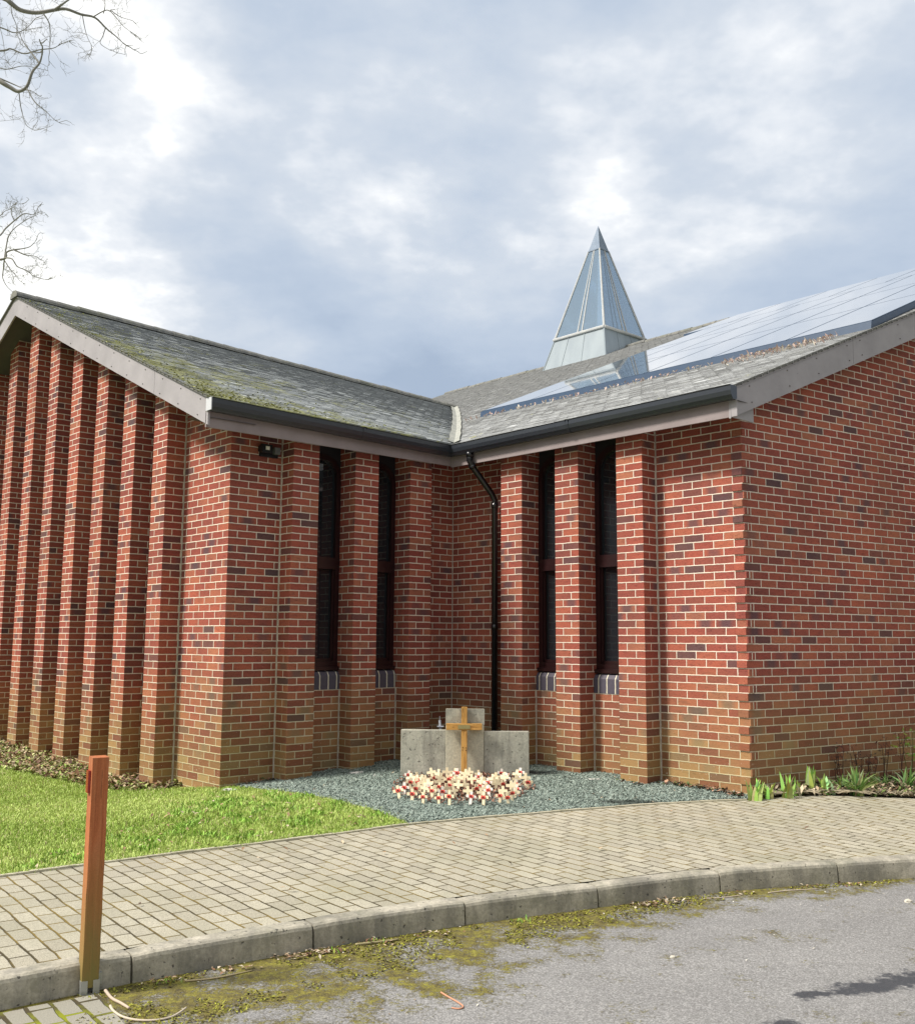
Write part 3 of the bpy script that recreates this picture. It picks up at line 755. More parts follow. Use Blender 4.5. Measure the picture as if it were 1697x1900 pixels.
tiles('roof', lambda o, t_: Rr-n2*o+d2*t_, lambda o, t_: zm(o), -.43, OR-.02, lambda o: verge(o), lambda o: 15.5, M_TILE, (.39, .405, .415),
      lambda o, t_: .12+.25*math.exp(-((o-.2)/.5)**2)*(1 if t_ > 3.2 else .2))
# backs of the slopes and boarding under the tiles
bk = MB()
for t0, t1 in ((-.52, 10.2),):
    q = lambda o, t_, z_: p3(L-n1*o+d1*t_, z_)
    bk.face([q(5.26, t0, zl(5.26, t0)), q(5.26, t1, zl(5.26, t1)), q(10.94, t1, zl(-.42, t1)), q(10.94, t0, zl(-.42, t0))])
    for o0, o1 in ((-.40, 5.26),):
        bk.face([q(o0, t0+.02, zl(o0, t0)-.03), q(o0, t1, zl(o0, t1)-.03), q(o1, t1, zl(o1, t1)-.03), q(o1, t0+.02, zl(o1, t0)-.03)])
q = lambda o, t_, z_: p3(Rr-n2*o+d2*t_, z_)
bk.face([q(-.40, verge(-.4)+.02, zm(-.40)-.03), q(-.40, 15, zm(-.4)-.03), q(OR, 15, zm(OR)-.03), q(OR, verge(OR)+.02, zm(OR)-.03)])
bk.face([q(OR, verge(OR), zm(OR)), q(OR, 15.5, zm(OR)), q(2*OR+.4, 15.5, zm(-.4)), q(2*OR+.4, verge(2*OR+.4), zm(-.4))])
M_BACK = mat('roof_back', mk_conc((.12, .12, .12), (.2, .2, .19), .2, False, .3))
bk.build('roof_deck', M_BACK, church)
# ridges
def ridge(name, pts_f, n_, step, rad=.115):
    mb = MB()
    for k in range(n_):
        a, b = pts_f(k*step), pts_f((k+1)*step+.015); dz_ = random.uniform(-.006, .006)
        ax = (b-a).normalized(); sd_ = ax.cross(Vector((0, 0, 1))).normalized(); uu = Vector((0, 0, 1))
        pr = []
        for P_, rr in ((a, rad*random.uniform(.98, 1.05)), (b, rad*.95)):
            pr.append([P_+sd_*math.cos(x_)*rr*1.15+uu*(math.sin(x_)*rr*.75-.035+dz_) for x_ in np.linspace(-.15, math.pi+.15, 9)])
        for j in range(8): mb.face([pr[0][j], pr[1][j], pr[1][j+1], pr[0][j+1]])
        mb.face(pr[0]); mb.face(pr[1][::-1])
    o = mb.build(name, M_RIDGE, church); return o
ridge('ridge_tiles', lambda t_: p3(L-n1*5.26+d1*(t_-.54), zl(5.26, t_-.54)+.015), 34, .30)
ridge('ridge_tiles', lambda t_: p3(Rr-n2*OR+d2*(t_-1.7), zm(OR)+.01), 55, .31, .10)
# valley trough
vb = MB(); vp = []
for o in np.linspace(-.44, 5.2, 40):
    t_ = 3.1+o
    for _ in range(30): t_ = 3.1+(zl(o, t_)-ZE)/K2
    vp.append(p3(L-n1*o+d1*t_, zl(o, t_)+.022))
for a, b in zip(vp[:-1], vp[1:]):
    ax = (b-a); sd_ = Vector((ax.y, -ax.x, 0)).normalized()
    for s_, hh in ((-1, .03), (1, .03)):
        w_ = .066+.004*math.sin(a.z*20)
        fl = [a, b, b+sd_*s_*w_+Vector((0, 0, hh)), a+sd_*s_*w_+Vector((0, 0, hh))]
        vb.face(fl if s_ < 0 else fl[::-1])
vb.build('valley_trough', M_VAL, church)

# barge boards
def board(name, P0, P1, dep, th, nrm, mt, joint=()):
    """sloping board: P0,P1 top edge ends; hangs dep; thickness th away from nrm"""
    mb = MB(); dn = Vector((0, 0, -dep)); bk_ = p3(nrm, 0)*-th
    q = [P0, P1, P1+dn, P0+dn]; r_ = [p+bk_ for p in q]
    mb.face(q[::-1]); mb.face(r_)
    for i in range(4): j = (i+1) % 4; mb.face([q[i], q[j], r_[j], r_[i]])
    return mb.build(name, mt, church)
OV = .50
def gl_top(s): return (zl(s, -.5) if s <= 5.26 else zlb(s, -.5))-.012
for a, b in ((-.41, .78), (.785, 5.26), (5.26, 10.93)):
    board('barge_board', PG(a, OV, gl_top(a)), PG(b, OV, gl_top(b)), .275, .022, n2, M_BARGE)
vm_ = MB()   # mortar bedding of the verge
for a, b in ((-.43, 5.26), (5.26, 10.94)):
    za_, zb_ = gl_top(a), gl_top(b)
    if a > 0: vm_.build('verge_mortar', M_BACK, church); vm_ = MB()
    vm_.box(PG(a, OV-.03, za_-.004), PG(b, OV-.03, zb_-.004)-PG(a, OV-.03, za_-.004), p3(n2*.055, 0), Vector((0, 0, .022)))
vm_.build('verge_mortar', M_BACK, church); vm_ = MB()
for a, b in ((-.36, OR/CD),):
    vm_.box(PX(a, .185, zm(a*CD)-.018), PX(b, .185, zm(b*CD)-.018)-PX(a, .185, zm(a*CD)-.018), p3(ng*.03, 0), Vector((0, 0, .022)))
vm_.build('verge_mortar', M_BACK, church)
sf = MB()
for a, b in ((-.40, 5.26), (5.26, 10.9)):
    sf.face([PG(a, OV-.01, gl_top(a)-.20), PG(b, OV-.01, gl_top(b)-.20), PG(b, -.05, gl_top(b)-.20), PG(a, -.05, gl_top(a)-.20)])
sf.face([PL(-.5, .37, 3.79), PL(LC-.37, .37, 3.79), PL(LC+.05, -.05, 3.79), PL(-.5, -.05, 3.79)])
sf.face([PR(-.18, .37, 3.79), PR(RC-.37, .37, 3.79), PR(RC+.05, -.05, 3.79), PR(-.18, -.05, 3.79)])
sf.build('soffit', M_SOF, church)
for a, b in ((-.36, 1.50), (1.504, AP), ):
    board('barge_board', PX(a, .20, zm(a*CD)-.012), PX(b, .20, zm(b*CD)-.012), .285, .022, ng, M_BARGE)
# screw heads on the barge boards
M_SCR = M_DK('screw', (.12, .11, .11))
def screw(p, rz):
    q_ = MB(); q_.cbox(p, .006, .006, .004, rz); q_.build('screw_head', M_SCR, church)
for s_ in list(np.arange(-.25, 5.0, .42)):
    for dz_ in (.06, .21): screw(PG(s_+.05*(dz_ > .1), OV+.001, gl_top(s_)-dz_), math.atan2(d2.y, d2.x))
for s_ in (-.1, .45, .9, 1.4, 1.62, 2.3, 2.9):
    for dz_ in (.07, .22): screw(PX(s_+.03*(dz_ > .1), .201, zm(s_*CD)-dz_), math.atan2(dg.y, dg.x))
# fascias and gutters
fa = board('fascia', PL(-.5, .38, 3.90), PL(LC-.38, .38, 3.90), .255, .02, n1, M_FASC)
fb_ = board('fascia', PR(-.19, .38, 3.90), PR(RC-.38, .38, 3.90), .27, .02, n2, M_FASC)
eb2 = MB(); eb2.box(PR(-.12, .0, 3.634), PR(-.12, .38, 3.634)-PR(-.12, .0, 3.634), PR(-.14, 0, 3.634)-PR(-.12, 0, 3.634), Vector((0, 0, .26)))
eb2.box(PR(-.145, .381, 3.629), PR(-.208, .381, 3.629)-PR(-.145, .381, 3.629), p3(n2*.006, 0), Vector((0, 0, .15)))
eb2.build('fascia_end', M_BARGE, church)
gprof = [(.385, 0), (.385, -.105), (.395, -.125), (.452, -.128), (.462, -.112), (.478, -.09), (.488, -.05), (.488, -.006), (.498, 0), (.480, 0), (.478, -.05), (.465, -.085), (.445, -.115), (.400, -.115), (.392, -.1), (.391, 0)]
def gutter(PF, s0, end, z0, z1):
    mb = MB(); n_ = len(gprof)
    rA = [PF(s0, o_, z0+dz_) for o_, dz_ in gprof]; rB = [PF(end-o_, o_, z1+dz_) for o_, dz_ in gprof]
    for i in range(n_):
        j = (i+1) % n_; mb.face([rA[i], rB[i], rB[j], rA[j]])
    oc = gprof[:9]
    mb.face([PF(s0, o_, z0+dz_) for o_, dz_ in oc])
    return mb.build('gutter', M_GUT, church)
gutter(PL, -.5, LC, 3.925, 3.872); gutter(PR, -.21, RC, 3.905, 3.872)
def union(PF, s_, z_):
    mb = MB(); oc = [(o_+(.004 if o_ > .44 else 0), dz_-(.004 if dz_ < -.1 else 0)) for o_, dz_ in gprof[1:9]]
    for i in range(len(oc)-1): mb.face([PF(s_-.02, oc[i][0], z_+oc[i][1]), PF(s_+.02, oc[i][0], z_+oc[i][1]), PF(s_+.02, oc[i+1][0], z_+oc[i+1][1]), PF(s_-.02, oc[i+1][0], z_+oc[i+1][1])])
    for e_ in (-.02, .02): mb.face([PF(s_+e_, o_, z_+dz_) for o_, dz_ in oc])
    mb.build('gutter_union', M_GUT, church)
union(PL, 1.35, 3.898); union(PR, 1.75, 3.889)
ce = MB(); ce.face([PL(-.503, o_, 3.927+dz_) for o_, dz_ in gprof[:9]]); ce.box(PL(-.512, .385, 3.80), PL(-.503, .385, 3.8)-PL(-.512, .385, 3.8), p3(n1*.105, 0), Vector((0, 0, .125)))
ce.build('gutter_end', mat('pale_plastic', lambda g: dict(color=(.55, .56, .6), rough=.5)), church)
dp = MB()
dpts = [PR(3.29, .43, 3.76), PR(3.29, .43, 3.66), PR(3.285, .40, 3.60), PR(3.235, .13, 3.30), PR(3.225, .085, 3.22), PR(3.225, .085, .12)]
dp.tube(dpts, .036, 12)
for zc_ in (3.16, 1.75, .45): dp.tube([PR(3.225, .085, zc_-.03), PR(3.225, .085, zc_+.03)], .042, 12)
dp.tube([PR(3.29, .43, 3.76), PR(3.29, .43, 3.70)], .043, 12); dp.tube([PR(3.285, .405, 3.61), PR(3.28, .38, 3.58)], .043, 12)
dp.build('downpipe', M_PIPE, church, smooth=True)

# solar panels on the right roof
PVW, PVO, h_ = .99, 1.94, .095
def pv(o, t_, dz_): return p3(Rr-n2*o+d2*t_, zm(o)+dz_)
proto = None; rows = [1.88+k*(PVO) for k in range(4)]
ncol = 0
for ri, oo in enumerate(rows):
    cmax = 5.5 if ri < 3 else 5.96
    t_ = cmax
    while t_-PVW > verge(oo+PVO)-.10:
        a, b = t_-.006, t_-PVW+.006; o0, o1 = oo+.006, oo+PVO-.006
        mb = MB(); hh = h_
        P4 = [pv(o0, a, hh), pv(o0, b, hh), pv(o1, b, hh), pv(o1, a, hh)]
        i4 = [pv(o0+.014, a-.014, hh+.0005), pv(o0+.014, b+.014, hh+.0005), pv(o1-.014, b+.014, hh+.0005), pv(o1-.014, a-.014, hh+.0005)]
        mb.face(i4); g_ = mb.build('solar_panel', M_PV, church)
        fbm = MB(); dn = Vector((0, 0, -.035))
        for i in range(4):
            j = (i+1) % 4
            fbm.face([P4[i], P4[j], i4[j]+Vector((0, 0, -.0006)), i4[i]+Vector((0, 0, -.0006))]); fbm.face([P4[i]+dn, P4[j]+dn, P4[j], P4[i]])
        fbm.face([p+dn for p in P4[::-1]])
        fbm.build('panel_frame', M_PVF, g_)
        t_ -= PVW
t_end = 5.5-PVW*6
gs = MB()
for a, b in ((5.51, t_end),):
    gs.face([pv(1.86, a, .008), pv(1.86, b, .008), pv(1.87, b, h_-.005), pv(1.87, a, h_-.005)])
    gs.face([pv(1.87, a, .01), pv(7.6, a, .01), pv(7.6, a, .085), pv(1.87, a, .085)]); gs.face([pv(1.87, b, .01), pv(9.6, b, .01), pv(9.6, b, .085), pv(1.87, b, .085)])
gs.build('panel_guard', M_PVF, church)

# glazed spire
SPS, SPH = 9.92, .75
SPZ = (11.56, 8.73, 10.92, 7.2)
SPC = Rr-n2*OR+d2*SPS; ZAP, ZMID, ZCAP, ZB = SPZ
def half(z_): return SPH*(ZAP-z_)/(ZAP-ZMID)
ax_ = [(-n2, d2), (d2, n2), (n2, -d2), (-d2, -n2)]
base = MB(); glassm = MB(); fr_ = MB(); cap_ = MB()
cs = [(n2, d2), (n2, -d2), (-n2, -d2), (-n2, d2)]
def cpt(c_, z_, e=0.): h2 = half(z_)+e; return p3(SPC+c_[0]*h2+c_[1]*h2, z_)
apx = p3(SPC, ZAP+.02)
for i in range(4):
    a, b = cs[i], cs[(i+1) % 4]
    base.face([cpt(a, ZB), cpt(b, ZB), cpt(b, ZMID), cpt(a, ZMID)])
    cap_.face([cpt(a, ZCAP, .006), cpt(b, ZCAP, .006), apx])
    fr_.tube([cpt(a, ZMID, .004), cpt(a, ZCAP, .004)], [.030, .018], 6); base.tube([cpt(a, ZB, .0), cpt(a, ZMID, .0)], .02, 6)
    fr_.tube([cpt(a, ZMID, .025), cpt(b, ZMID, .025)], .035, 6)
    cap_.tube([cpt(a, ZCAP, .006), cpt(b, ZCAP, .006)], .016, 6)
    for q_ in (.47, .56):
        fr_.tube([cpt(a, ZMID).lerp(cpt(b, ZMID), q_), cpt(a, ZCAP).lerp(cpt(b, ZCAP), q_)], [.020, .011], 5)
    for q_ in (.3, .62):
        base.tube([cpt(a, ZB, .002).lerp(cpt(b, ZB, .002), q_), cpt(a, ZMID, .002).lerp(cpt(b, ZMID, .002), q_)], .010, 5)
spire = base.build('spire', M_LEAD, church)
fr_.build('spire_frame', M_SF, spire); cap_.build('spire_cap', M_CAP, spire)
for i in range(4):
    a, b = cs[i], cs[(i+1) % 4]; g2 = MB(); g2.face([cpt(a, ZMID), cpt(b, ZMID), cpt(b, ZCAP), cpt(a, ZCAP)]); g2.build('spire_pane', M_SG, spire)

# ------------------------------------------------------------------ security light
sl_ = empty('security_light', PL(.44, .02, 3.57), label='small black security lamp with square lens and grey box, under the left eaves', cat='security light')
def child(mb, name, mt, root, **k):
    o = mb.build(name, mt, root, **k); o.location = -Vector(root.location); return o
azL = math.atan2(d1.y, d1.x)
b_ = MB(); b_.cbox(PL(.37, .05, 3.59), .05, .05, .028, azL); b_.tube([PL(.37, .0, 3.56), PL(.37, .06, 3.565)], .012, 8); b_.cbox(PL(.37, .085, 3.585), .062, .02, .045, azL); b_.cbox(PL(.44, .015, 3.545), .11, .012, .035, azL)
lh = child(b_, 'lamp_head', M_BLK, sl_)
b_ = MB(); b_.cbox(PL(.37, .108, 3.588), .022, .004, .019, azL); b_.build('lens', M_LENS, lh)
b_ = MB(); b_.cbox(PL(.515, .04, 3.58), .034, .035, .036, azL); child(b_, 'junction_box', M_GREYP, sl_)

# ------------------------------------------------------------------ memorial slabs, cross
mem = empty('concrete_memorial', (.085, 10.66, .2), label='low grey concrete memorial of three upright slabs in the gravel before the brick corner', cat='memorial')
for x0, x1, zt, y0, mt in ((-.566, -.108, .678, 10.62, M_MEM), (-.106, .285, .893, 10.61, M_MEM2), (.287, .748, .668, 10.625, M_MEM)):
    b_ = MB(); b_.box((x0, y0, .05), (x1-x0, 0, 0), (0, .09, 0), (0, 0, zt-.05)); o = b_.build('stone_slab', mt, mem, bevel=.004); o.location = -Vector(mem.location)
b_ = MB(); b_.box((-.11, 10.606, .735), (.40, 0, 0), (0, .004, 0), (0, 0, .16)); o = b_.build('rough_top_patch', M_MEM, mem); o.location = -Vector(mem.location)

cr = empty('wooden_cross', (.083, 10.5, .2), label='golden wooden cross with brass plaque leaning on the concrete memorial', cat='cross')
def crbox(name, x0, x1, y0, dy, z0, z1, mt, root=cr, bevel=.003):
    b_ = MB(); lean = lambda z_: (z_-.2)*.07
    a, b = y0+lean(z0), y0+lean(z1)
    pts = [(x0, a, z0), (x1, a, z0), (x1, b, z1), (x0, b, z1)]; pt2 = [(x_, y_+dy, z_) for x_, y_, z_ in pts]
    b_.face(pts); b_.face(pt2[::-1])
    for i in range(4): j = (i+1) % 4; b_.face([pts[j], pts[i], pt2[i], pt2[j]])
    o = b_.build(name, mt, root, bevel=bevel); o.location = -Vector(root.location); return o
crbox('upright', .052, .112, 10.5, .045, .16, .918, M_OAK)
crbox('cross_rail', -.102, .264, 10.494, .048, .688, .752, M_OAKH)
pq = crbox('plaque', .018, .142, 10.490, .004, .700, .738, M_BRASS, bevel=0)
sn = MB()
for x_, z_ in ((.068, .515), (.098, .512), (.064, .49), (.099, .488)): sn.cbox((x_, 10.50+(z_-.2)*.07-.001, z_), .004, .002, .004)
o = sn.build('nail_holes', M_BLK, cr); o.location = -Vector(cr.location)

tl = MB(); tl.tube([(-.16, 10.86, .62), (-.172, 10.87, .76)], .014, 8); tl.tube([(-.172, 10.87, .76), (-.174, 10.87, .80)], .003, 5); tl.tube([(-.155, 10.855, .1), (-.16, 10.86, .62)], .006, 6)
tl.tube([(-.20, 10.85, .695), (-.13, 10.85, .695)], .008, 6)
tl.build('marker_stake', mat('pale_tube', lambda g: dict(color=(.5, .53, .6), rough=.4)), label='thin stake with a pale blue tube behind the memorial, left of the cross', cat='stake')

# ------------------------------------------------------------------ poppy crosses
def mini_cross(mt, red, nm_lab):
    root = empty('remembrance_cross', (0, 0, -5), **nm_lab)
    b_ = MB(); b_.box((-.0095, -.004, -.03), (.019, 0, 0), (0, .007, 0), (0, 0, .115)); b_.box((-.034, -.0045, .042), (.068, 0, 0), (0, .008, 0), (0, 0, .019))
    b_.build('cross_body', mt, root)
    if red:
        pb = MB()
        for lobe in (-1, 1):
            cx_ = lobe*.0065; pts = [(cx_+math.cos(a_)*.0100, -.0085-.003*math.cos(a_*2), .0515+math.sin(a_)*.0125) for a_ in np.linspace(0, 2*math.pi, 11)[:-1]]
            for i in range(10): pb.face([(cx_*.4, -.006, .0515), pts[i], pts[(i+1) % 10]])
        pp = pb.build('poppy', M_RED, root)
        cb = MB(); cb.tube([(0, -.006, .0515), (0, -.0125, .0515)], .0042, 8); cb.build('poppy_centre', M_BLK, pp)
    return root
GRP = 'small crosses planted in the leaf bed'
protos = [mini_cross(M_PALEW, True, dict(label='small pale wooden cross with a red poppy, planted in the leafy bed before the memorial', cat='small cross', group=GRP+' with poppies')),
          mini_cross(M_PALEW, False, dict(label='plain pale wooden cross without a visible poppy, planted among the poppy crosses', cat='small cross', group=GRP+' without poppies')),
          mini_cross(M_WHITEW, True, dict(label='white cross with red poppy, planted among the pale wooden crosses', cat='small cross', group='white poppy crosses in the leaf bed'))]
def pixray(u, v):
    """ground point seen at a photo position (used once to read off plan positions)"""
    du, dv = u-848.5, v-950; c_, s_ = math.cos(ROLL), math.sin(ROLL)
    d_ = fw + rt0*((du*c_+dv*s_)/FPX) + up0*((du*s_-dv*c_)/FPX)
    z_ = .2
    for _ in range(6):
        k = (z_-CAMZ)/d_.z; P_ = Vector((0, 0, CAMZ))+d_*k; z_ = H(P_.x, P_.y)+.01
    return P_
marks = [(741, 1474, 0), (764, 1478, 0), (785, 1483, 0), (814, 1484, 0), (834, 1487, 0), (872, 1485, 2), (897, 1486, 0), (927, 1482, 0), (943, 1484, 0), (950, 1478, 0), (979, 1457, 0), (773, 1443, 0),
         (806, 1447, 0), (833, 1450, 0), (776, 1456, 0), (760, 1457, 0), (812, 1462, 0), (832, 1463, 0), (884, 1468, 0), (890, 1462, 0), (791, 1449, 1), (853, 1448, 1), (762, 1448, 1), (816, 1455, 1), (876, 1452, 1),
         (892, 1449, 1), (914, 1450, 1), (935, 1450, 1), (958, 1450, 1), (975, 1450, 1), (955, 1457, 2), (905, 1458, 2), (920, 1460, 1), (947, 1464, 1), (780, 1466, 1), (797, 1467, 2), (801, 1474, 0), (849, 1462, 1),
         (868, 1472, 1), (820, 1473, 2), (845, 1473, 1), (908, 1472, 2), (932, 1471, 1), (955, 1472, 1), (750, 1466, 2), (770, 1469, 0), (863, 1460, 1), (784, 1460, 1), (960, 1466, 2)]
placed = []; nput = 0
for (u_, v_, k_) in marks:
    P_ = pixray(u_, v_+9); placed.append((P_.x, P_.y, k_))
tries = 0
while len(placed) < 92 and tries < 4000:
    tries += 1
    x_ = rng.uniform(-.58, .70); y_ = rng.uniform(9.1, 10.42)
    if (x_-.06)**2/.62**2+(y_-10.3)**2/1.0**2 > 1: continue
    if min((a-x_)**2+(b-y_)**2 for a, b, _ in placed) < .064**2: continue
    placed.append((x_, y_, int(rng.choice([0, 1, 1, 1, 1, 2]))))
used = [False]*3
BASE = [(p_['label'], p_['group']) for p_ in protos]
front = sorted([p for p in placed if p[2] == 0 and p[1] < 9.45], key=lambda p: p[0])
ORD = ['leftmost', 'second from the left', 'third from the left', 'fourth from the left', 'fifth from the left', 'sixth from the left', 'seventh from the left', 'eighth from the left', 'ninth from the left', 'tenth from the left']
for x_, y_, k_ in placed:
    src = protos[k_]; o = src if not used[k_] else copy_tree(src); used[k_] = True
    o.location = (x_, y_, H(x_, y_)+random.uniform(.0, .022)); o.rotation_euler = (R_(random.uniform(-26, 2)), R_(random.gauss(0, 5)), R_(random.gauss(0, 16)))
    o['label'], o['group'] = BASE[k_]
    if (x_, y_, k_) in front[:10]:
        o['label'] = 'poppy cross at the front edge of the leaf bed, '+ORD[front.index((x_, y_, k_))]+' there'; o['group'] = 'poppy crosses along the front edge of the leaf bed'
    s_ = random.uniform(1.15, 1.4); o.scale = (s_, s_, s_)

# ------------------------------------------------------------------ scattered stuff helpers
def inpoly(X, Y, poly):
    X = np.asarray(X); Y = np.asarray(Y); r_ = np.zeros(X.shape, bool); n_ = len(poly)
    for i in range(n_):
        x1, y1 = poly[i]; x2, y2 = poly[(i+1) % n_]
        c_ = ((y1 > Y) != (y2 > Y)) & (X < (x2-x1)*(Y-y1)/(y2-y1+1e-12)+x1); r_ ^= c_
    return r_
def scatter(poly, n_):
    P_ = np.array([[p[0], p[1]] for p in poly]); lo, hi = P_.min(0), P_.max(0); out_ = []
    tot = 0
    while tot < n_:
        q_ = rng.uniform(lo, hi, (n_*2, 2)); q_ = q_[inpoly(q_[:, 0], q_[:, 1], poly)]; out_.append(q_); tot += len(q_)
    return np.concatenate(out_)[:n_]
def leaf_quads(name, XY, Z, size, cols, lift, tilt, parent=None, **tags):
    """folded leaf: two triangles pairs"""
    n_ = len(XY); a = rng.uniform(0, 2*np.pi, n_); s_ = size*rng.uniform(.6, 1.3, n_)
    ca, sa_ = np.cos(a), np.sin(a); t_ = rng.normal(0, tilt, n_); fold = rng.uniform(.1, .5, n_)
    V_ = np.zeros((n_, 4, 3))
    for i, (lx, ly, lz) in enumerate(((-.5, 0, 0), (0, -.28, 1), (.5, 0, 0), (0, .28, 1))):
        V_[:, i, 0] = XY[:, 0]+s_*(lx*ca-ly*sa_); V_[:, i, 1] = XY[:, 1]+s_*(lx*sa_+ly*ca)
        V_[:, i, 2] = Z+lift*rng.uniform(0, 1, n_)*0+s_*(lx*t_+lz*fold*.35)
    Z0 = lift*rng.uniform(0, 1, n_); V_[:, :, 2] += Z0[:, None]
    F_ = (np.arange(n_)[:, None]*4+np.array([[0, 1, 2, 0, 2, 3]])).reshape(-1, 3)
    C_ = np.repeat(cols[rng.integers(0, len(cols), n_)]*rng.uniform(.7, 1.3, (n_, 1)), 2, axis=0)
    return bulk(name, V_.reshape(-1, 3), F_, M_COL, C_, parent=parent, **tags)
def blades(name, XY, Z, hgt, wid, cols, lean=.5, parent=None, mt=None, **tags):
    n_ = len(XY); a = rng.uniform(0, 2*np.pi, n_); hh = hgt*rng.uniform(.45, 1.25, n_); w_ = wid*rng.uniform(.7, 1.3, n_)
    ln = np.abs(rng.normal(0, lean, n_)); b = rng.uniform(0, 2*np.pi, n_)
    dx, dy = np.cos(b)*ln*hh, np.sin(b)*ln*hh; px, py = -np.sin(a)*w_/2, np.cos(a)*w_/2
    V_ = np.zeros((n_, 5, 3)); X0, Y0 = XY[:, 0], XY[:, 1]
    V_[:, 0] = np.stack([X0-px, Y0-py, Z-.004], 1); V_[:, 1] = np.stack([X0+px, Y0+py, Z-.004], 1)
    V_[:, 2] = np.stack([X0+px*.8+dx*.35, Y0+py*.8+dy*.35, Z+hh*.6], 1); V_[:, 3] = np.stack([X0-px*.8+dx*.35, Y0-py*.8+dy*.35, Z+hh*.6], 1)
    V_[:, 4] = np.stack([X0+dx, Y0+dy, Z+hh*(1-.25*np.minimum(ln, 1))], 1)
    base_ = np.arange(n_)[:, None]*5
    F_ = (base_+np.array([[0, 1, 2, 0, 2, 3, 3, 2, 4]])).reshape(-1, 3)
    C_ = np.repeat(cols, 3, axis=0)
    return bulk(name, V_.reshape(-1, 3), F_, mt or M_GRASS, C_, parent=parent, **tags)
def vnoise(X, Y, f_, seed=0):
    r2 = np.random.default_rng(seed); s_ = np.zeros(np.shape(X))
    for k in range(7):
        a_, b_ = r2.normal(0, f_, 2); s_ = s_+np.sin(a_*X+b_*Y+r2.uniform(0, 6.28))
    return s_/7
# grass
LAWN = [(-14, 4.5), (-9, 2.9), (-5, 4.93), (-3.6, 5.95), (-2.8, 6.53), (-2.31, 6.93), (-1.67, 7.38), (-1.05, 7.8), (-.40, 8.27), (-.71, 8.86), (-1.09, 9.36), (-1.44, 9.74), (-1.78, 10.0), (-2.05, 10.22), (-2.35, 10.42), (-3.2, 10.85), (-5.2, 12.2), (-8, 14), (-12, 16)]
nb = 560000
XY = scatter([p for p in LAWN], nb)
ed_ = []
for (ax0, ay0), (bx0, by0) in zip(LAWN[2:14], LAWN[3:15]):
    k_ = int(900*math.hypot(bx0-ax0, by0-ay0)); q_ = rng.uniform(0, 1, k_)[:, None]
    sg = .022 if by0 < 8.3 else .06
    ed_.append(np.array([[ax0, ay0]])*(1-q_)+np.array([[bx0, by0]])*q_+rng.normal(0, sg, (k_, 2))*(vnoise(q_[:, 0]*9, q_[:, 0]*3, 3, 5)[:, None]*.6+.8))
XY = np.concatenate([XY]+ed_)
keep = (XY[:, 0] > -XY[:, 1]*.47-.25) | (rng.uniform(0, 1, len(XY)) < .7)
XY = XY[keep]; dist = XY[:, 1]
keep = rng.uniform(0, 1, len(XY)) < np.clip((9.5/dist)**1.2, .3, 1); XY = XY[keep]
Z = Hn(XY[:, 0], XY[:, 1]); pn = vnoise(XY[:, 0], XY[:, 1], 3.0, 2); pf = vnoise(XY[:, 0], XY[:, 1], 14, 3)
ca_, cb_, cd_ = np.array([.31, .44, .085]), np.array([.50, .62, .18]), np.array([.56, .50, .28])
m_ = np.clip(.5+pn*.9+pf*.5+rng.normal(0, .28, len(XY)), 0, 1)[:, None]
Cg = ca_*(1-m_)+cb_*m_
dry = (rng.uniform(0, 1, len(XY)) < .07+.12*(pf > .45))[:, None]; Cg = np.where(dry, cd_*rng.uniform(.7, 1.1, (len(XY), 1)), Cg)
hl = np.interp(pf, [-1, 0, 1], [.8, 1, 1.5])
g_o = blades('grass', XY, Z, .026, .0058, Cg, .75, kind='stuff'); tag(g_o, 'short bright green grass of the lawn beside the path', 'grass')
# tufts and weeds in the lawn
tu = []
for _ in range(75):
    c_ = scatter(LAWN[4:15], 1)[0]; n_ = rng.integers(15, 50); tu.append(c_+rng.normal(0, .05, (n_, 2)))
tu = np.concatenate(tu); tu = tu[inpoly(tu[:, 0], tu[:, 1], LAWN)]; Zt = Hn(tu[:, 0], tu[:, 1])
o = blades('weed_tufts', tu, Zt, .045, .011, np.clip(np.array([[.22, .38, .06]])*rng.uniform(.6, 1.6, (len(tu), 1)), 0, 1), .8, kind='stuff'); tag(o, 'darker coarse tufts and weeds standing out of the lawn', 'weeds')
# ivy-like ground cover and dead leaves along the gable foot
GC = [(-2.9, 10.85), (-3.1, 10.66), (-3.6, 10.75), (-4.3, 11.35), (-5.0, 11.9), (-5.9, 12.6), (-7.2, 13.9), (-6.9, 15.0), (-5.8, 14.1), (-4.5, 12.9), (-3.3, 11.6), (-2.7, 11.05)]
a1 = scatter(GC, 6500); edge = rng.uniform(0, 1, len(a1)) < .9; a1 = a1[edge]
o = leaf_quads('ground_cover', a1, Hn(a1[:, 0], a1[:, 1]),   .05, np.array([[.26, .36, .09], [.38, .45, .15], [.46, .46, .22], [.17, .22, .06], [.30, .20, .12], [.5, .46, .28]]), .07, .5, kind='stuff')
tag(o, 'low leafy ground cover along the foot of the left gable piers', 'ground cover')
a2 = scatter(GC, 3000)
o = leaf_quads('dead_leaves', a2, Hn(a2[:, 0], a2[:, 1]), .065, np.array([[.20, .11, .06], [.30, .20, .12], [.12, .07, .05], [.38, .30, .2]]), .075, .5, kind='stuff'); tag(o, 'brown dead leaves among the ground cover at the left gable', 'leaves')
sc3 = scatter(LAWN[4:15], 130)
o = leaf_quads('lawn_leaves', sc3, Hn(sc3[:, 0], sc3[:, 1])+.018, .04, np.array([[.35, .24, .14], [.5, .42, .3], [.22, .14, .08]]), .012, .4, kind='stuff'); tag(o, 'few dry leaves and twigs lying on the lawn', 'leaves')
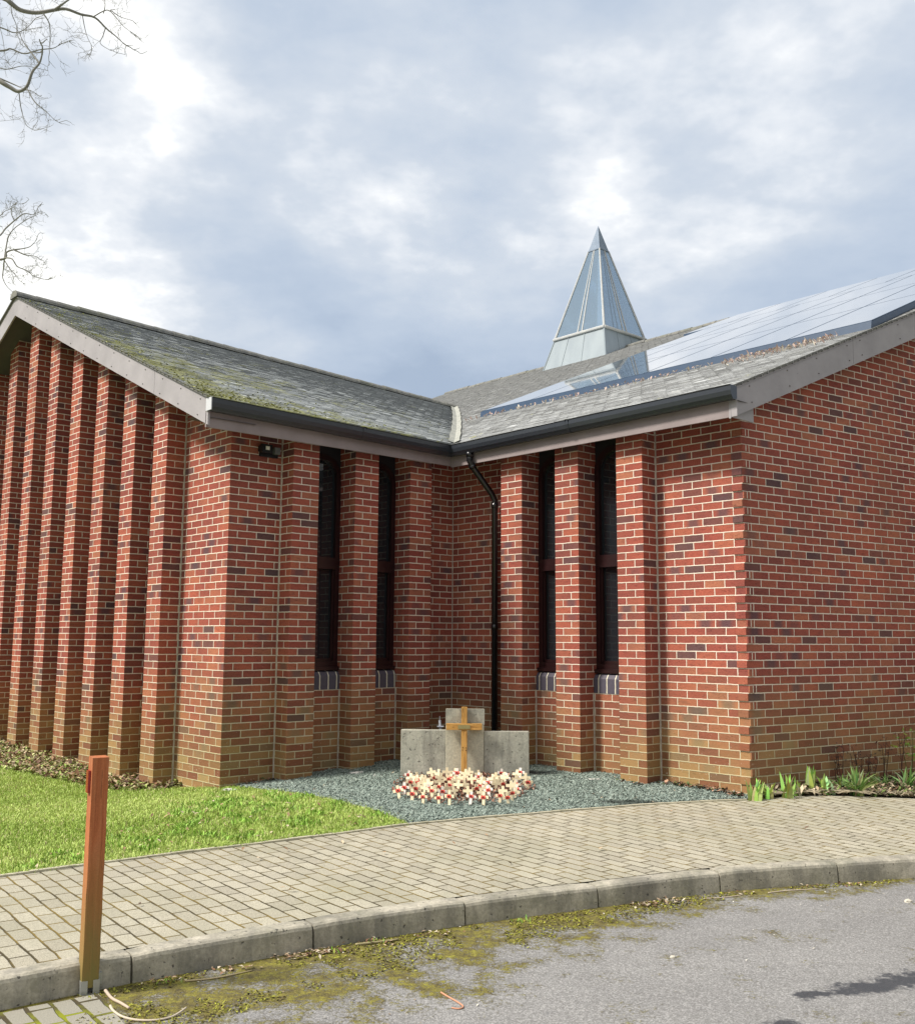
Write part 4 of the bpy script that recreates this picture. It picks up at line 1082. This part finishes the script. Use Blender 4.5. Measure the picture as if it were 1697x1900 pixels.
# slate chippings
GV = [(-.36, 8.27), (-.71, 8.86), (-1.09, 9.36), (-1.44, 9.74), (-1.78, 10.0), (-2.1, 10.3), (-2.25, 10.5), (-1.1, 11.6), (-.05, 12.6), (.9, 11.6), (2.7, 9.55), (2.62, 9.38), (1.68, 9.18), (.7, 8.77), (.2, 8.55)]
gq = scatter(GV, 110000); n_ = len(gq)
ths = rng.uniform(0, 2*np.pi, (n_, 5)); ths.sort(1)
sz = .0095*rng.uniform(.5, 1.6, n_); V_ = np.zeros((n_, 6, 3)); zb_ = Hn(gq[:, 0], gq[:, 1])+.006+rng.uniform(0, .012, n_)
tx, ty = rng.normal(0, .6, n_), rng.normal(0, .6, n_)
for i in range(5):
    ox, oy = np.cos(ths[:, i])*sz, np.sin(ths[:, i])*sz*.6
    V_[:, i] = np.stack([gq[:, 0]+ox, gq[:, 1]+oy, zb_+ox*tx+oy*ty], 1)
V_[:, 5] = np.stack([gq[:, 0], gq[:, 1], zb_+sz*.5], 1)
F_ = (np.arange(n_)[:, None]*6+np.array([[0, 1, 5, 1, 2, 5, 2, 3, 5, 3, 4, 5, 4, 0, 5]])).reshape(-1, 3)
gcol = np.array([[.22, .27, .25], [.29, .345, .32], [.16, .20, .185], [.37, .42, .39], [.25, .30, .285]])[rng.integers(0, 5, n_)]*rng.uniform(.75, 1.2, (n_, 1))
dkp = np.clip((vnoise(gq[:, 0], gq[:, 1], 5, 9)-.38)*3, 0, .7)[:, None]; gcol = gcol*(1-dkp)*np.array([.88, .91, .87])
o = bulk('gravel', V_.reshape(-1, 3), F_, M_COL, np.repeat(gcol, 5, axis=0), kind='stuff'); tag(o, 'grey green slate chippings spread in the corner between the two wings', 'gravel')
# leaf mulch under the crosses
ml = rng.normal(0, 1, (9000, 2)); ml = ml[(ml**2).sum(1) < 4.4][:5200]*np.array([.33, .47]); ml = ml+np.array([.07, 10.02]); ml = ml[(ml[:, 1] < 10.6)]
o = leaf_quads('leaf_mulch', ml, Hn(ml[:, 0], ml[:, 1])+.008, .034, np.array([[.20, .085, .055], [.30, .15, .10], [.11, .05, .04], [.38, .24, .18], [.15, .07, .05]]), .04, .7, kind='stuff')
tag(o, 'reddish brown leaf mulch under the small poppy crosses', 'leaves')
# litter: kerb side, wall foots, bed on the right
def along(pts, n_, wdt, ex=1.):
    out_ = []
    for (x_, y_), k_ in pts: out_.append(np.array([x_, y_])+rng.normal(0, 1, (k_, 2))*wdt)
    return np.concatenate(out_)
lit = along([((-.82, 5.36), 90), ((-.68, 5.45), 70), ((-.45, 5.62), 30), ((-.12, 5.78), 20), ((1.15, 6.42), 70), ((1.3, 6.5), 40), ((1.8, 6.72), 15), ((2.3, 6.9), 15), ((-1.35, 4.98), 25), ((2.62, 6.95), 20), ((-1.1, 5.15), 30)], 0, np.array([.07, .035]))
lit = lit[kdist(lit[:, 0], lit[:, 1]) > .015]; ki = kdist(lit[:, 0], lit[:, 1]) < .16; lit = lit[ki]
inside = np.array([min(((Vector(p)-q).dot(nn) for q, nn in [min(zip(KS, KN), key=lambda t_: (t_[0]-Vector(p)).length)]), default=0) < -.012 for p in lit]); lit = lit[inside]
o = leaf_quads('kerb_litter', lit, np.full(len(lit), .003), .026, np.array([[.22, .12, .07], [.4, .3, .2], [.12, .08, .05], [.5, .43, .33]]), .014, .3, kind='stuff'); tag(o, 'dry leaf litter collected against the foot of the kerb', 'leaves')
rx_, ry_ = rng.uniform(-1.6, 3, 900), rng.uniform(4.3, 7.0, 900)
xy = np.stack([rx_, ry_], 1); kd2 = kdist(rx_, ry_)
side = np.array([(Vector(p)-min(KS, key=lambda q: (q-Vector(p)).length)).dot(Vector((-.5, .85))) < 0 for p in xy]); xy = xy[side & (kd2 > .03) & (rng.uniform(0, 1, 900) < np.exp(-kd2/.5)*.9+.05)]
o = leaf_quads('road_grit', xy, np.full(len(xy), .002), .014, np.array([[.5, .47, .4], [.6, .58, .52], [.3, .22, .14]]), .004, .2, kind='stuff'); tag(o, 'pale grit and seed husks scattered on the mossy road edge', 'grit')
wl = []
for PF, a, b, n_ in ((PR, .05, .95, 130), (PR, 1.0, 1.3, 20), (PL, .2, .6, 25), (PX, .05, .4, 60)):
    for _ in range(n_):
        s_ = random.uniform(a, b); q_ = PF(s_, random.uniform(.02, .14)+(.225 if (PF is PR and .99 < s_ < 1.317) else 0)); wl.append((q_.x, q_.y))
wl = np.array(wl)
o = leaf_quads('wall_litter', wl, Hn(wl[:, 0], wl[:, 1])+.012, .06, np.array([[.25, .14, .09], [.42, .26, .18], [.13, .08, .06], [.10, .14, .05]]), .03, .4, kind='stuff'); tag(o, 'fallen leaves on the gravel at the foot of the right brick wall', 'leaves')

sc4 = np.concatenate([scatter(GV, 60), scatter([(-2.2, 6.8), (.2, 8.4), (2.5, 9.2), (4, 9.4), (3, 8), (0, 6.4), (-1.6, 5.3)], 26)])
o = leaf_quads('loose_leaves', sc4, Hn(sc4[:, 0], sc4[:, 1])+.014, .035, np.array([[.35, .22, .13], [.5, .40, .28], [.15, .10, .07]]), .006, .35, kind='stuff'); tag(o, 'odd fallen leaves on the gravel and paving', 'leaves')
# ------------------------------------------------------------------ plants of the right bed
def sword_plant(name, x_, y_, n_, hgt, w_, cols, spread, seed, label, cat='plant', group=None, droop=.3):
    r2 = random.Random(seed); root = empty(name, (x_, y_, H(x_, y_)), label=label, cat=cat, group=group)
    mb = MB()
    for k in range(int(n_*1.6)):
        a = r2.uniform(0, 6.28); ln = r2.uniform(.05, spread); hh = hgt*1.12*r2.uniform(.55, 1.1); ww = w_*1.25*r2.uniform(.7, 1.2); bx, by = r2.gauss(0, .025), r2.gauss(0, .02)
        c_ = [v*r2.uniform(.75, 1.3) for v in r2.choice(cols)]; fa_ = r2.uniform(-.5, .5); px, py = math.cos(fa_)*ww/2, math.sin(fa_)*ww/2
        prev = None
        for j in range(6):
            q_ = j/5; up_ = q_-droop*q_*q_*ln*1.3; out_ = ln*q_**1.6
            cx_, cy_, cz_ = bx+math.cos(a)*out_*hh, by+math.sin(a)*out_*hh, up_*hh; tw = 1-q_**2.5
            r_ = [(cx_-px*tw, cy_-py*tw, cz_), (cx_+px*tw, cy_+py*tw, cz_)]
            if prev: mb.face([prev[0], prev[1], r_[1], r_[0]], c=c_)
            prev = r_
    o = mb.build('leaves', M_COL, root); return root
IG = [(.36, .52, .13), (.28, .43, .10), (.44, .56, .22)]; DG = [(.13, .22, .06), (.20, .31, .09), (.32, .40, .17)]
pl_ = [(1404, 1480, 9, .20, .030, IG, .45, 'bright green iris shoots at the foot of the right brick corner'),
       (1422, 1476, 6, .17, .026, IG, .5, 'small iris shoots just right of the brick corner clump'),
       (1458, 1478, 9, .21, .028, IG, .5, 'iris shoots with slender tips, middle of the bed by the right gable'),
       (1478, 1474, 7, .16, .026, IG, .6, 'low leaning iris leaves beside the tallest shoot'),
       (1502, 1468, 5, .27, .040, IG, .2, 'tallest single upright iris shoot in the bed'),
       (1530, 1472, 6, .17, .036, IG, .6, 'broad bent iris leaves right of the tallest shoot'),
       (1590, 1474, 34, .25, .020, DG, 1.3, 'dark green arching strap leaf tuft by the right gable'),
       (1562, 1468, 20, .17, .018, DG, 1.2, 'smaller dark leafy tuft beside the arching tuft'),
       (1682, 1466, 18, .22, .022, DG, .9, 'dark green upright leaves at the right end of the bed'),
       (1640, 1462, 16, .15, .018, DG, 1.2, 'low green leaves between the two dark tufts')]
for i, (u_, v_, n_, h_, w_, c_, sp2, lb) in enumerate(pl_):
    P_ = pixray(u_, v_); sword_plant('iris_plant' if c_ is IG else 'strap_leaf_plant', P_.x, P_.y, n_, h_, w_, c_, sp2, 50+i, lb, group='iris shoots in the bed' if c_ is IG else 'dark leafy tufts in the bed')
BED = [(2.72, 9.33), (3.3, 9.45), (4.3, 9.53), (6, 9.58), (6, 11.3), (4.8, 10.75), (3.4, 9.84), (2.75, 9.47)]
b1 = scatter(BED, 5200)
o = leaf_quads('bed_leaf_litter', b1, Hn(b1[:, 0], b1[:, 1])+.01, .05, np.array([[.16, .10, .06], [.36, .28, .19], [.09, .065, .04], [.50, .42, .30], [.10, .16, .04], [.18, .25, .07], [.4, .34, .24]]), .06, .5, kind='stuff'); tag(o, 'dead leaves and ground weeds in the bed below the right gable', 'leaves')
# straw coloured dead leaves at the path edge
tb = MB()
for _ in range(170):
    x_ = random.uniform(2.68, 4.6); y0_ = np.interp(x_, [2.61, 3.23, 4.24, 6], [9.38, 9.50, 9.60, 9.63]); y_ = y0_-.05+abs(random.gauss(0, .09)); a = random.gauss(.1, .5); l_ = random.uniform(.08, .34)
    if x_ > 3.6 and random.random() < .5: continue
    z_ = H(x_, y_)+.02; k_ = random.uniform(.6, 1.1)
    pts = [(x_+math.cos(a)*l_*q_, y_+math.sin(a)*l_*q_*.5, z_+.025*math.sin(q_*3.1)+random.uniform(0, .008)) for q_ in (0, .35, .7, 1)]
    tb.tube(pts, [.004, .005, .004, .002], 4, c=(.52*k_, .45*k_, .33*k_))
o = tb.build('dry_straw', M_COL, kind='stuff'); tag(o, 'straw coloured dead leaves along the path edge of the bed', 'straw')
# dead stems and weed in the bed
def stems(name, spots, label, col, hts, seed, leaf=None, group=None):
    r2 = random.Random(seed)
    for (x_, y_), hh, lb in zip(spots, hts, label):
        root = empty(name, (x_, y_, H(x_, y_)), label=lb, cat='plant', group=group); mb = MB(); lb_ = MB()
        for k in range(r2.randint(2, 4)):
            a = r2.uniform(-.35, .35); b = r2.uniform(-.2, .2); h1 = hh*r2.uniform(.7, 1.05); x0 = r2.gauss(0, .03)
            pts = [(x0+a*q_*h1*.7, b*q_*h1+r2.gauss(0, .004), q_*h1) for q_ in (0, .25, .5, .75, 1)]
            mb.tube(pts, [.0045, .004, .0035, .003, .002], 4, c=col)
            for q_ in pts[2:]:
                for _ in range(2):
                    e_ = (q_[0]+r2.gauss(0, .035), q_[1]+r2.gauss(0, .02), q_[2]+r2.uniform(.01, .05)); mb.tube([q_, e_], [.002, .0012], 3, c=col)
                    for _ in range(3 if leaf else 2):
                        s_ = r2.uniform(.008, .018)*(1.6 if leaf else 1); cx_ = Vector(e_)+Vector((r2.gauss(0, .014), r2.gauss(0, .01), r2.gauss(0, .012)))
                        u_ = Vector((r2.gauss(0, 1), r2.gauss(0, 1), r2.gauss(0, 1))).normalized(); v_ = u_.orthogonal().normalized()*s_*.5
                        c_ = leaf or tuple(v*1.2 for v in col); (lb_ if leaf else mb).face([cx_-u_*s_, cx_+v_, cx_+u_*s_, cx_-v_], c=[v2*r2.uniform(.7, 1.3) for v2 in c_])
        mb.build('stem', M_COL, root)
        if leaf: lb_.build('leaves', M_COL, root)
q = lambda u_, v_: tuple(pixray(u_, v_)[:2])
stems('dead_stem', [q(1556, 1455), q(1592, 1455), q(1612, 1452), q(1640, 1452)],
      ['thin dead brown stem left of the arching tuft, against the brick', 'dead branching stem behind the arching tuft', 'short dark clump of dead stems behind the tuft', 'leaning dead stems between the tufts'], (.07, .04, .03), (.36, .36, .26, .42), 5, group='dead stems in the bed')
stems('seed_head_stem', [q(1672, 1452)], ['tall dead stem with dark seed head leaning at the right end of the bed'], (.08, .035, .03), (.62,), 8)
stems('leafy_weed', [q(1692, 1450)], ['green leafy weed climbing at the right edge of the wall'], (.10, .12, .03), (.55,), 9, leaf=(.20, .30, .05))

# raised moss cushions on the road edge
mq = np.stack([rng.uniform(-1.75, 3.1, 60000), rng.uniform(4.3, 7.2, 60000)], 1)
mk_ = kdist(mq[:, 0], mq[:, 1]); mw_ = np.interp(mq[:, 0], [-2, -.5, .8, 2, 3.5], [.62, .5, .3, .12, .08])
nz = vnoise(mq[:, 0], mq[:, 1], 7, 31)+.6*vnoise(mq[:, 0], mq[:, 1], 22, 32)
kt_ = np.array([[q.x, q.y] for q in KS]); kn_ = np.array([[q.x, q.y] for q in KN]); ni = ((mq[:, None]-kt_[None])**2).sum(-1).argmin(1)
outside = ((mq-kt_[ni])*kn_[ni]).sum(1) < -.015
sel = outside & (mk_ < mw_*(1+.5*nz)) & (nz > .02-.25*(mk_ < .12)); mq = mq[sel][:9000]
o = leaf_quads('moss_cushions', mq, np.full(len(mq), .001), .016, np.array([[.15, .14, .02], [.22, .22, .03], [.10, .085, .02], [.30, .31, .04], [.13, .10, .04]]), .005, .5, kind='stuff'); tag(o, 'yellow green moss cushions on the road along the kerb', 'moss')
# little plants at the kerb
for i, (x_, y_, lb) in enumerate((((-.42), 5.66, 'small green weed at the kerb foot, near the middle joint'), (.36, 6.08, 'tiny bright weed on the kerb foot right of the middle joint'), (-.63, 5.50, 'small weed in the leaf litter at the kerb joint'), (-1.37, 5.0, 'grass tuft by the kerb right of the wooden post'))):
    sword_plant('kerb_weed', x_+.02, y_-.03, 6, .028, .007, [(.20, .36, .05), (.32, .45, .1)], .9, 90+i, lb, 'weed', group='weeds at the kerb foot')
    for o_ in COL.objects:
        pass
for o_ in [o_ for o_ in COL.objects if o_.name.startswith('kerb_weed')]: o_.location.z = .0

# ------------------------------------------------------------------ white pieces by the piers
def stone(name, x_, y_, sx, sy, sz_, rz, seed, label, cat='stone', group=None, col=None, z=None):
    bm = bmesh.new(); bmesh.ops.create_icosphere(bm, subdivisions=2, radius=1); r2 = random.Random(seed)
    for v in bm.verts: v.co *= r2.uniform(.8, 1.12)
    me = bpy.data.meshes.new(name); bm.to_mesh(me); bm.free(); me.materials.append(col or M_WHITE)
    o = bpy.data.objects.new(name, me); COL.objects.link(o); o.scale = (sx, sy, sz_); o.rotation_euler = (0, 0, rz); o.location = (x_, y_, (H(x_, y_) if z is None else z)+sz_*.35); tag(o, label, cat, group)
for i, (u_, v_, sx, sy, sz_, lb) in enumerate(((662, 1435, .10, .06, .022, 'white flat stone at the foot of the second left pier'), (700, 1438, .11, .05, .012, 'white flat slab fragment between the left piers and the memorial'), (1102, 1446, .12, .05, .014, 'white flat piece beside the right window pier'), (425, 1466, .07, .04, .02, 'pale stone at the corner of the left wing on the grass'))):
    P_ = pixray(u_, v_); stone('white_stone', P_.x, P_.y, sx, sy, sz_, random.uniform(-.3, .3), i, lb, group='white stones near the wall')
M_PEB = mat('pebble', lambda g: dict(color=(.5, .47, .4), rough=.8))
for i, (u_, v_, lb) in enumerate(((1683, 1634, 'rounded pale pebble by the kerb at the right edge'), (1247, 1729, 'small pale pebble on the road near the third kerb stone'))):
    k = (0-CAMZ); P_ = pixray(u_, v_); stone('pebble', P_.x*1.0, P_.y, .016 if i else .028, .012 if i else .02, .010 if i else .014, .3, 20+i, lb, 'pebble', 'pebbles on the road', M_PEB, z=0)

# twigs on the road
def twig(name, pts, r0, r1, c_, label, cat='twig', group=None):
    V3 = [Vector((p[0], p[1], p[2] if len(p) > 2 else r0*.9)) for p in pts]; V3 = [Vector(v) for v in V3]
    sm = []
    for i in range(len(V3)-1):
        a, b, cc, d_ = V3[max(i-1, 0)], V3[i], V3[i+1], V3[min(i+2, len(V3)-1)]
        for j in range(5): q_ = j/5; sm.append(.5*((2*b)+(cc-a)*q_+(2*a-5*b+4*cc-d_)*q_*q_+(-a+3*b-3*cc+d_)*q_**3))
    sm.append(V3[-1]); mb = MB(); mb.tube(sm, list(np.linspace(r0, r1, len(sm))), 6, c=c_)
    o = mb.build(name, M_COL, smooth=True); tag(o, label, cat, group)
TW = (.52, .45, .36)
twig('curved_twig', [(-1.49, 4.63, .012), (-1.46, 4.585), (-1.40, 4.52), (-1.33, 4.485), (-1.25, 4.485), (-1.19, 4.53), (-1.155, 4.61, .014)], .0065, .004, TW, 'long pale curved twig on the mossy road, lower left', group='twigs on the road')
twig('short_twig', [(-1.57, 4.80, .02), (-1.52, 4.74), (-1.46, 4.68), (-1.405, 4.62)], .0075, .006, (.50, .40, .32), 'short straight pale twig by the foot of the wooden post', group='twigs on the road')
twig('bent_twig', [(-.062, 4.85), (-.02, 4.78), (.018, 4.72), (.038, 4.67), (.02, 4.645), (-.012, 4.655)], .0042, .003, (.55, .27, .17), 'thin orange brown hooked twig lying on the asphalt', group='twigs on the road')
twig('kerb_twig', [(-.52, 5.56), (-.42, 5.60), (-.30, 5.66)], .008, .006, (.30, .26, .14), 'mossy twig lying against the kerb foot near the middle', group='twigs on the road')
twig('kerb_twig', [(-1.26, 4.98), (-1.12, 5.03), (-.98, 5.14)], .005, .003, (.42, .34, .2), 'thin dry twig by the kerb right of the post', group='twigs on the road')
twig('kerb_twig', [(1.55, 6.58), (1.68, 6.61), (1.82, 6.68)], .004, .003, (.5, .42, .33), 'thin dry twig under the third kerb joint from the right', group='twigs on the road')
twig('kerb_twig', [(2.0, 6.74), (2.15, 6.80), (2.36, 6.85)], .004, .003, (.5, .42, .33), 'thin dry twig under the right kerb joint', group='twigs on the road')

# ------------------------------------------------------------------ wooden post
pf_ = math.atan2(.5, .75)
post = empty('wooden_post', (-1.660, 4.832, 0), 0, label='orange stained square timber post, green at the base, in a metal shoe by the kerb', cat='post')
post.rotation_euler = (0, 0, R_(33))
bm = bmesh.new(); bmesh.ops.create_cube(bm, size=1)
for v in bm.verts: v.co.x *= .075; v.co.y *= .075; v.co.z = .03 if v.co.z < 0 else 1.045+v.co.y*.04
bmesh.ops.subdivide_edges(bm, edges=[e for e in bm.edges if abs(e.verts[0].co.z-e.verts[1].co.z) > .5], cuts=14)
for v in bm.verts:
    if .05 < v.co.z < 1.0: v.co.x += random.gauss(0, .0006); v.co.y += random.gauss(0, .0006)
bmesh.ops.bevel(bm, geom=[e for e in bm.edges if (abs(e.verts[0].co.z-e.verts[1].co.z) > .03 and abs(abs(e.verts[0].co.x)-.0375) < .004 and abs(abs(e.verts[0].co.y)-.0375) < .004)], offset=.003, segments=2, profile=.5, affect='EDGES')
me = bpy.data.meshes.new('post_timber'); bm.to_mesh(me); bm.free(); me.materials.append(M_POST); o = bpy.data.objects.new('post_timber', me); COL.objects.link(o); o.parent = post
b_ = MB(); hx = .040
for sx, sy in ((-1, -1), (1, -1), (-1, 1), (1, 1)):
    b_.box((min(sx*hx, sx*(hx-.028)), sy*hx-.0015, .0), (.028, 0, 0), (0, .003, 0), (0, 0, .062)); b_.box((sx*hx-.0015, min(sy*hx, sy*(hx-.028)), .0), (.003, 0, 0), (0, .028, 0), (0, 0, .062))
b_.box((-.043, -.043, 0), (.086, 0, 0), (0, .086, 0), (0, 0, .006)); b_.box((.041, -.01, .03), (.018, 0, 0), (0, .02, 0), (0, 0, .05)); b_.build('metal_shoe', M_METAL, post)
b_ = MB(); b_.box((-.050, -.020, .885), (.012, 0, 0), (0, .04, 0), (0, 0, .10)); rf = b_.build('red_reflector', M_RFL, post)

# ------------------------------------------------------------------ books behind the windows
def book(PF, s_, h_, th, dep, tilt, c_, label):
    mb = MB(); a = PF(s_, -.15, 1.31); ax1 = (PF(s_+1, -.15, 1.31)-a).normalized(); n_ = (PF(s_, -1.15, 1.31)-a).normalized()
    upv = (Vector((0, 0, 1))+ax1*tilt).normalized(); mb.box(a, ax1*th, n_*dep, upv*h_)
    o = mb.build('book', mat('book_cover', lambda g: dict(color=c_, rough=.5))); tag(o, label, 'book', 'books on the window sills')
book(PL, 1.02, .17, .022, .12, .25, (.6, .6, .6), 'pale leaning book inside the first left window')
book(PL, 1.16, .21, .014, .12, .05, (.7, .7, .68), 'tall thin white book inside the first left window')
book(PL, 1.22, .15, .03, .12, 0, (.10, .12, .16), 'dark book against the frame inside the first left window')
for i, (s_, h_, c_) in enumerate(((1.86, .17, (.45, .46, .5)), (1.91, .18, (.2, .22, .28)), (1.96, .17, (.55, .55, .55)), (2.01, .17, (.3, .3, .32)))):
    book(PL, s_, h_, .036, .12, 0, c_, ['grey book at the near end of the row in the second left window', 'dark blue book, second in the row in the second left window', 'pale book, third in the row in the second left window', 'dark grey book at the far end of the row in the second left window'][i])

# ------------------------------------------------------------------ debris on the right roof
rl = []
for _ in range(1500):
    t_ = random.uniform(-.1, 5.6)**1.0; o_ = 1.82-abs(random.gauss(0, .10))*(1.9 if t_ < 1.6 else .8)
    if random.random() > (.9 if t_ < 1.2 else .16): continue
    q_ = p3(Rr-n2*o_+d2*t_, zm(o_)+.02); rl.append(tuple(q_))
rl = np.array(rl); o = leaf_quads('roof_leaves', rl[:, :2], rl[:, 2], .045, np.array([[.42, .30, .26], [.52, .42, .36], [.34, .26, .22], [.5, .46, .38]]), .03, .8, parent=church, kind='stuff')
# moss lumps on the left roof edge
ml_ = []
for _ in range(900):
    if random.random() < .5: t_ = -.5+random.expovariate(1.2); o_ = -.42+random.expovariate(3)
    else: t_ = -.52+random.expovariate(3); o_ = random.uniform(-.4, 5)
    if t_ > 8 or o_ > 5: continue
    q_ = p3(L-n1*o_+d1*t_, zl(o_, t_)+.006); ml_.append(tuple(q_))
ml_ = np.array(ml_); o = leaf_quads('roof_moss', ml_[:, :2], ml_[:, 2], .035, np.array([[.30, .31, .10], [.46, .47, .13], [.2, .2, .1], [.4, .4, .3]]), .012, .3, parent=church, kind='stuff')

# ------------------------------------------------------------------ bare trees
def img_pt(u_, v_, y_):
    du, dv = u_-848.5, v_-950; c_, s_ = math.cos(ROLL), math.sin(ROLL)
    d_ = fw + rt0*((du*c_+dv*s_)/FPX) + up0*((du*s_-dv*c_)/FPX); return Vector((0, 0, CAMZ))+d_*(y_/d_.y)
def bare_tree(trunk, limbs, ybase, px, seed, label, twig_n, tl_):
    r2 = random.Random(seed); root = empty('bare_tree', trunk[0], label=label, cat='tree', group='bare winter trees behind the left gable')
    tm = MB(); tm.tube(trunk, list(np.linspace(.28, .10, len(trunk))), 10); o = tm.build('trunk', M_BARK, root, smooth=True); o.location = -Vector(trunk[0])
    cm = MB()
    def grow(p, d_, l_, r_, dep):
        n_ = 4; pts = [p]; dd = d_.copy()
        for j in range(n_):
            dd = (dd+Vector((r2.gauss(0, .22), r2.gauss(0, .22), r2.gauss(.04, .22)))).normalized(); pts.append(pts[-1]+dd*l_/n_)
        cm.tube(pts, list(np.linspace(r_, r_*.5, n_+1)), 4, caps=False)
        if dep > 0:
            for k in range(r2.randint(2, 4)):
                i = r2.randint(1, n_); side = Vector((r2.gauss(0, 1), r2.gauss(0, .7), r2.gauss(0, 1))).normalized()
                grow(pts[i], (dd*.55+side*.8).normalized(), l_*r2.uniform(.4, .7), max(r_*.6, px*.28), dep-1)
    for lim, r0, r1, tw in limbs:
        pts = [img_pt(u_, v_, ybase+yo) for u_, v_, yo in lim]
        sm = []
        for i in range(len(pts)-1):
            a, b, cc, d_ = pts[max(i-1, 0)], pts[i], pts[i+1], pts[min(i+2, len(pts)-1)]
            for j in range(4): q_ = j/4; sm.append(.5*((2*b)+(cc-a)*q_+(2*a-5*b+4*cc-d_)*q_*q_+(-a+3*b-3*cc+d_)*q_**3))
        sm.append(pts[-1]); rr = list(np.linspace(r0*px*.72, r1*px*.6, len(sm))); cm.tube(sm, rr, 6, caps=False)
        for k in range(int(tw)):
            i = r2.randint(2, len(sm)-1); d_ = (sm[i]-sm[i-1]).normalized(); side = Vector((r2.gauss(0, 1), r2.gauss(0, .6), r2.gauss(-.1, 1))).normalized()
            grow(sm[i], (d_*.5+side).normalized(), tl_*r2.uniform(.5, 1.2), px*r2.uniform(.28, .42), 2)
        grow(sm[-1], (sm[-1]-sm[-2]).normalized(), tl_*.7, r1*px, 1)
    o = cm.build('crown', M_BARK, root, smooth=True); o.location = -Vector(trunk[0])
    return root
px = 18/FPX
tr = [Vector((-15, 17, -.2)), Vector((-14.6, 17.2, 4)), Vector((-14.2, 17.5, 8)), Vector((-13.6, 18, 12)), Vector((-13.2, 18, 15.5))]
tA = [([(-330, -60, 0), (-160, -55, 0), (-60, -25, 0), (5, -5, 0), (20, 5, 0), (38, 18, .1), (68, 23, .2), (100, 18, .2), (122, 16, .2), (150, 26, .3), (176, 32, .4), (197, 52, .5), (214, 66, .5), (228, 79, .6)], 9, 1.2, 4),
      ([(100, 18, .2), (112, 10, .1), (126, 0, 0), (150, -15, 0)], 4, 1.5, 5),
      ([(-420, 40, 0), (-200, 80, .5), (-60, 110, .4), (0, 150, .2), (18, 161, .2), (34, 169, .2), (50, 160, .1), (60, 133, 0), (73, 117, 0), (78, 101, -.1)], 9, 2.2, 4),
      ([(73, 117, 0), (58, 97, .1), (45, 80, .2), (38, 66, .3)], 2.6, 1, 5),
      ([(-150, 95, 1), (-40, 96, .6), (8, 93, .5), (20, 90, .5), (45, 99, .5), (72, 92, .4), (98, 89, .4), (108, 84, .4)], 3.6, 1, 8),
      ([(-80, 25, .3), (0, 50, .3), (26, 60, .3), (44, 55, .3), (58, 43, .3)], 2.4, .8, 6),
      ([(20, 6, 0), (22, 25, 0), (30, 45, .1), (31, 58, .1)], 1.6, .8, 2),
      ([(35, 168, .2), (38, 195, .3), (43, 216, .3), (49, 232, .3), (63, 241, .3)], 1.6, .7, 3),
      ([(50, 163, .1), (64, 188, 0), (84, 205, 0), (97, 218, 0)], 2.0, .8, 4),
      ([(80, 24, .1), (91, 42, .1), (93, 66, .2), (91, 90, .2)], 2.2, .8, 6),
      ([(153, 28, .3), (157, 50, .4), (162, 68, .4), (169, 82, .4)], 1.4, .7, 3),
      ([(196, 50, .5), (191, 66, .5), (186, 80, .5), (203, 92, .5)], 1.5, .7, 3),
      ([(174, 30, .4), (198, 18, .4), (212, 28, .4), (228, 47, .4), (242, 58, .4)], 1.8, .7, 4),
      ([(192, 24, .4), (195, 8, .4), (192, -12, .4)], 1.6, .8, 2), ([(205, 18, .4), (222, 30, .4), (240, 36, .4)], 1.4, .7, 3),
      ([(0, 145, .4), (30, 158, .4), (45, 165, .3)], 2.2, 1, 3), ([(-10, 122, .8), (12, 128, .8), (40, 122, .8), (60, 124, .8)], 1.8, .7, 5),
      ([(0, 5, .9), (-5, 30, .9), (5, 70, .9), (10, 110, .9)], 1.3, .7, 5)]
bare_tree(tr, tA, 18, px, 3, 'bare tree whose long twiggy boughs hang into the top left sky', 3, .44)
px = 30/FPX
tr = [Vector((-20, 29, -.2)), Vector((-19.6, 29.3, 6)), Vector((-19, 30, 12)), Vector((-18.5, 30, 17))]
tB = [([(-300, 560, 0), (-120, 505, 0), (-30, 484, 0), (8, 480, 0), (12, 468, 0), (26, 463, 0), (42, 461, 0), (56, 457, 0), (66, 447, 0)], 4.5, .8, 8),
      ([(8, 480, 0), (12, 455, .2), (16, 438, .2), (26, 424, .2), (42, 412, .2), (55, 404, .2)], 2.2, .8, 9),
      ([(-60, 470, 0), (-5, 440, 0), (10, 424, .3), (28, 408, .3), (45, 396, .3), (62, 398, .3), (69, 388, .3)], 2.6, .8, 9),
      ([(26, 408, .3), (21, 395, .3), (24, 380, .3), (40, 378, .3)], 1.4, .7, 4),
      ([(8, 478, 0), (22, 480, -.3), (32, 494, -.3), (50, 502, -.3), (64, 513, -.3), (84, 518, -.3)], 2.2, .8, 9),
      ([(8, 482, 0), (6, 500, .3), (5, 515, .3), (12, 530, .3), (22, 540, .3)], 1.8, .7, 6),
      ([(26, 463, 0), (45, 472, 0), (58, 474, 0), (68, 476, 0)], 2.0, .8, 7),
      ([(9, 484, 0), (18, 498, 0), (26, 507, 0), (36, 520, 0)], 1.6, .7, 4), ([(-30, 420, .5), (0, 400, .5), (8, 392, .5), (18, 388, .5)], 1.6, .7, 5)]
bare_tree(tr, tB, 30, px, 11, 'second bare tree with fine twigs just above the left gable apex', 3, .42)
print('objects', len(bpy.data.objects))
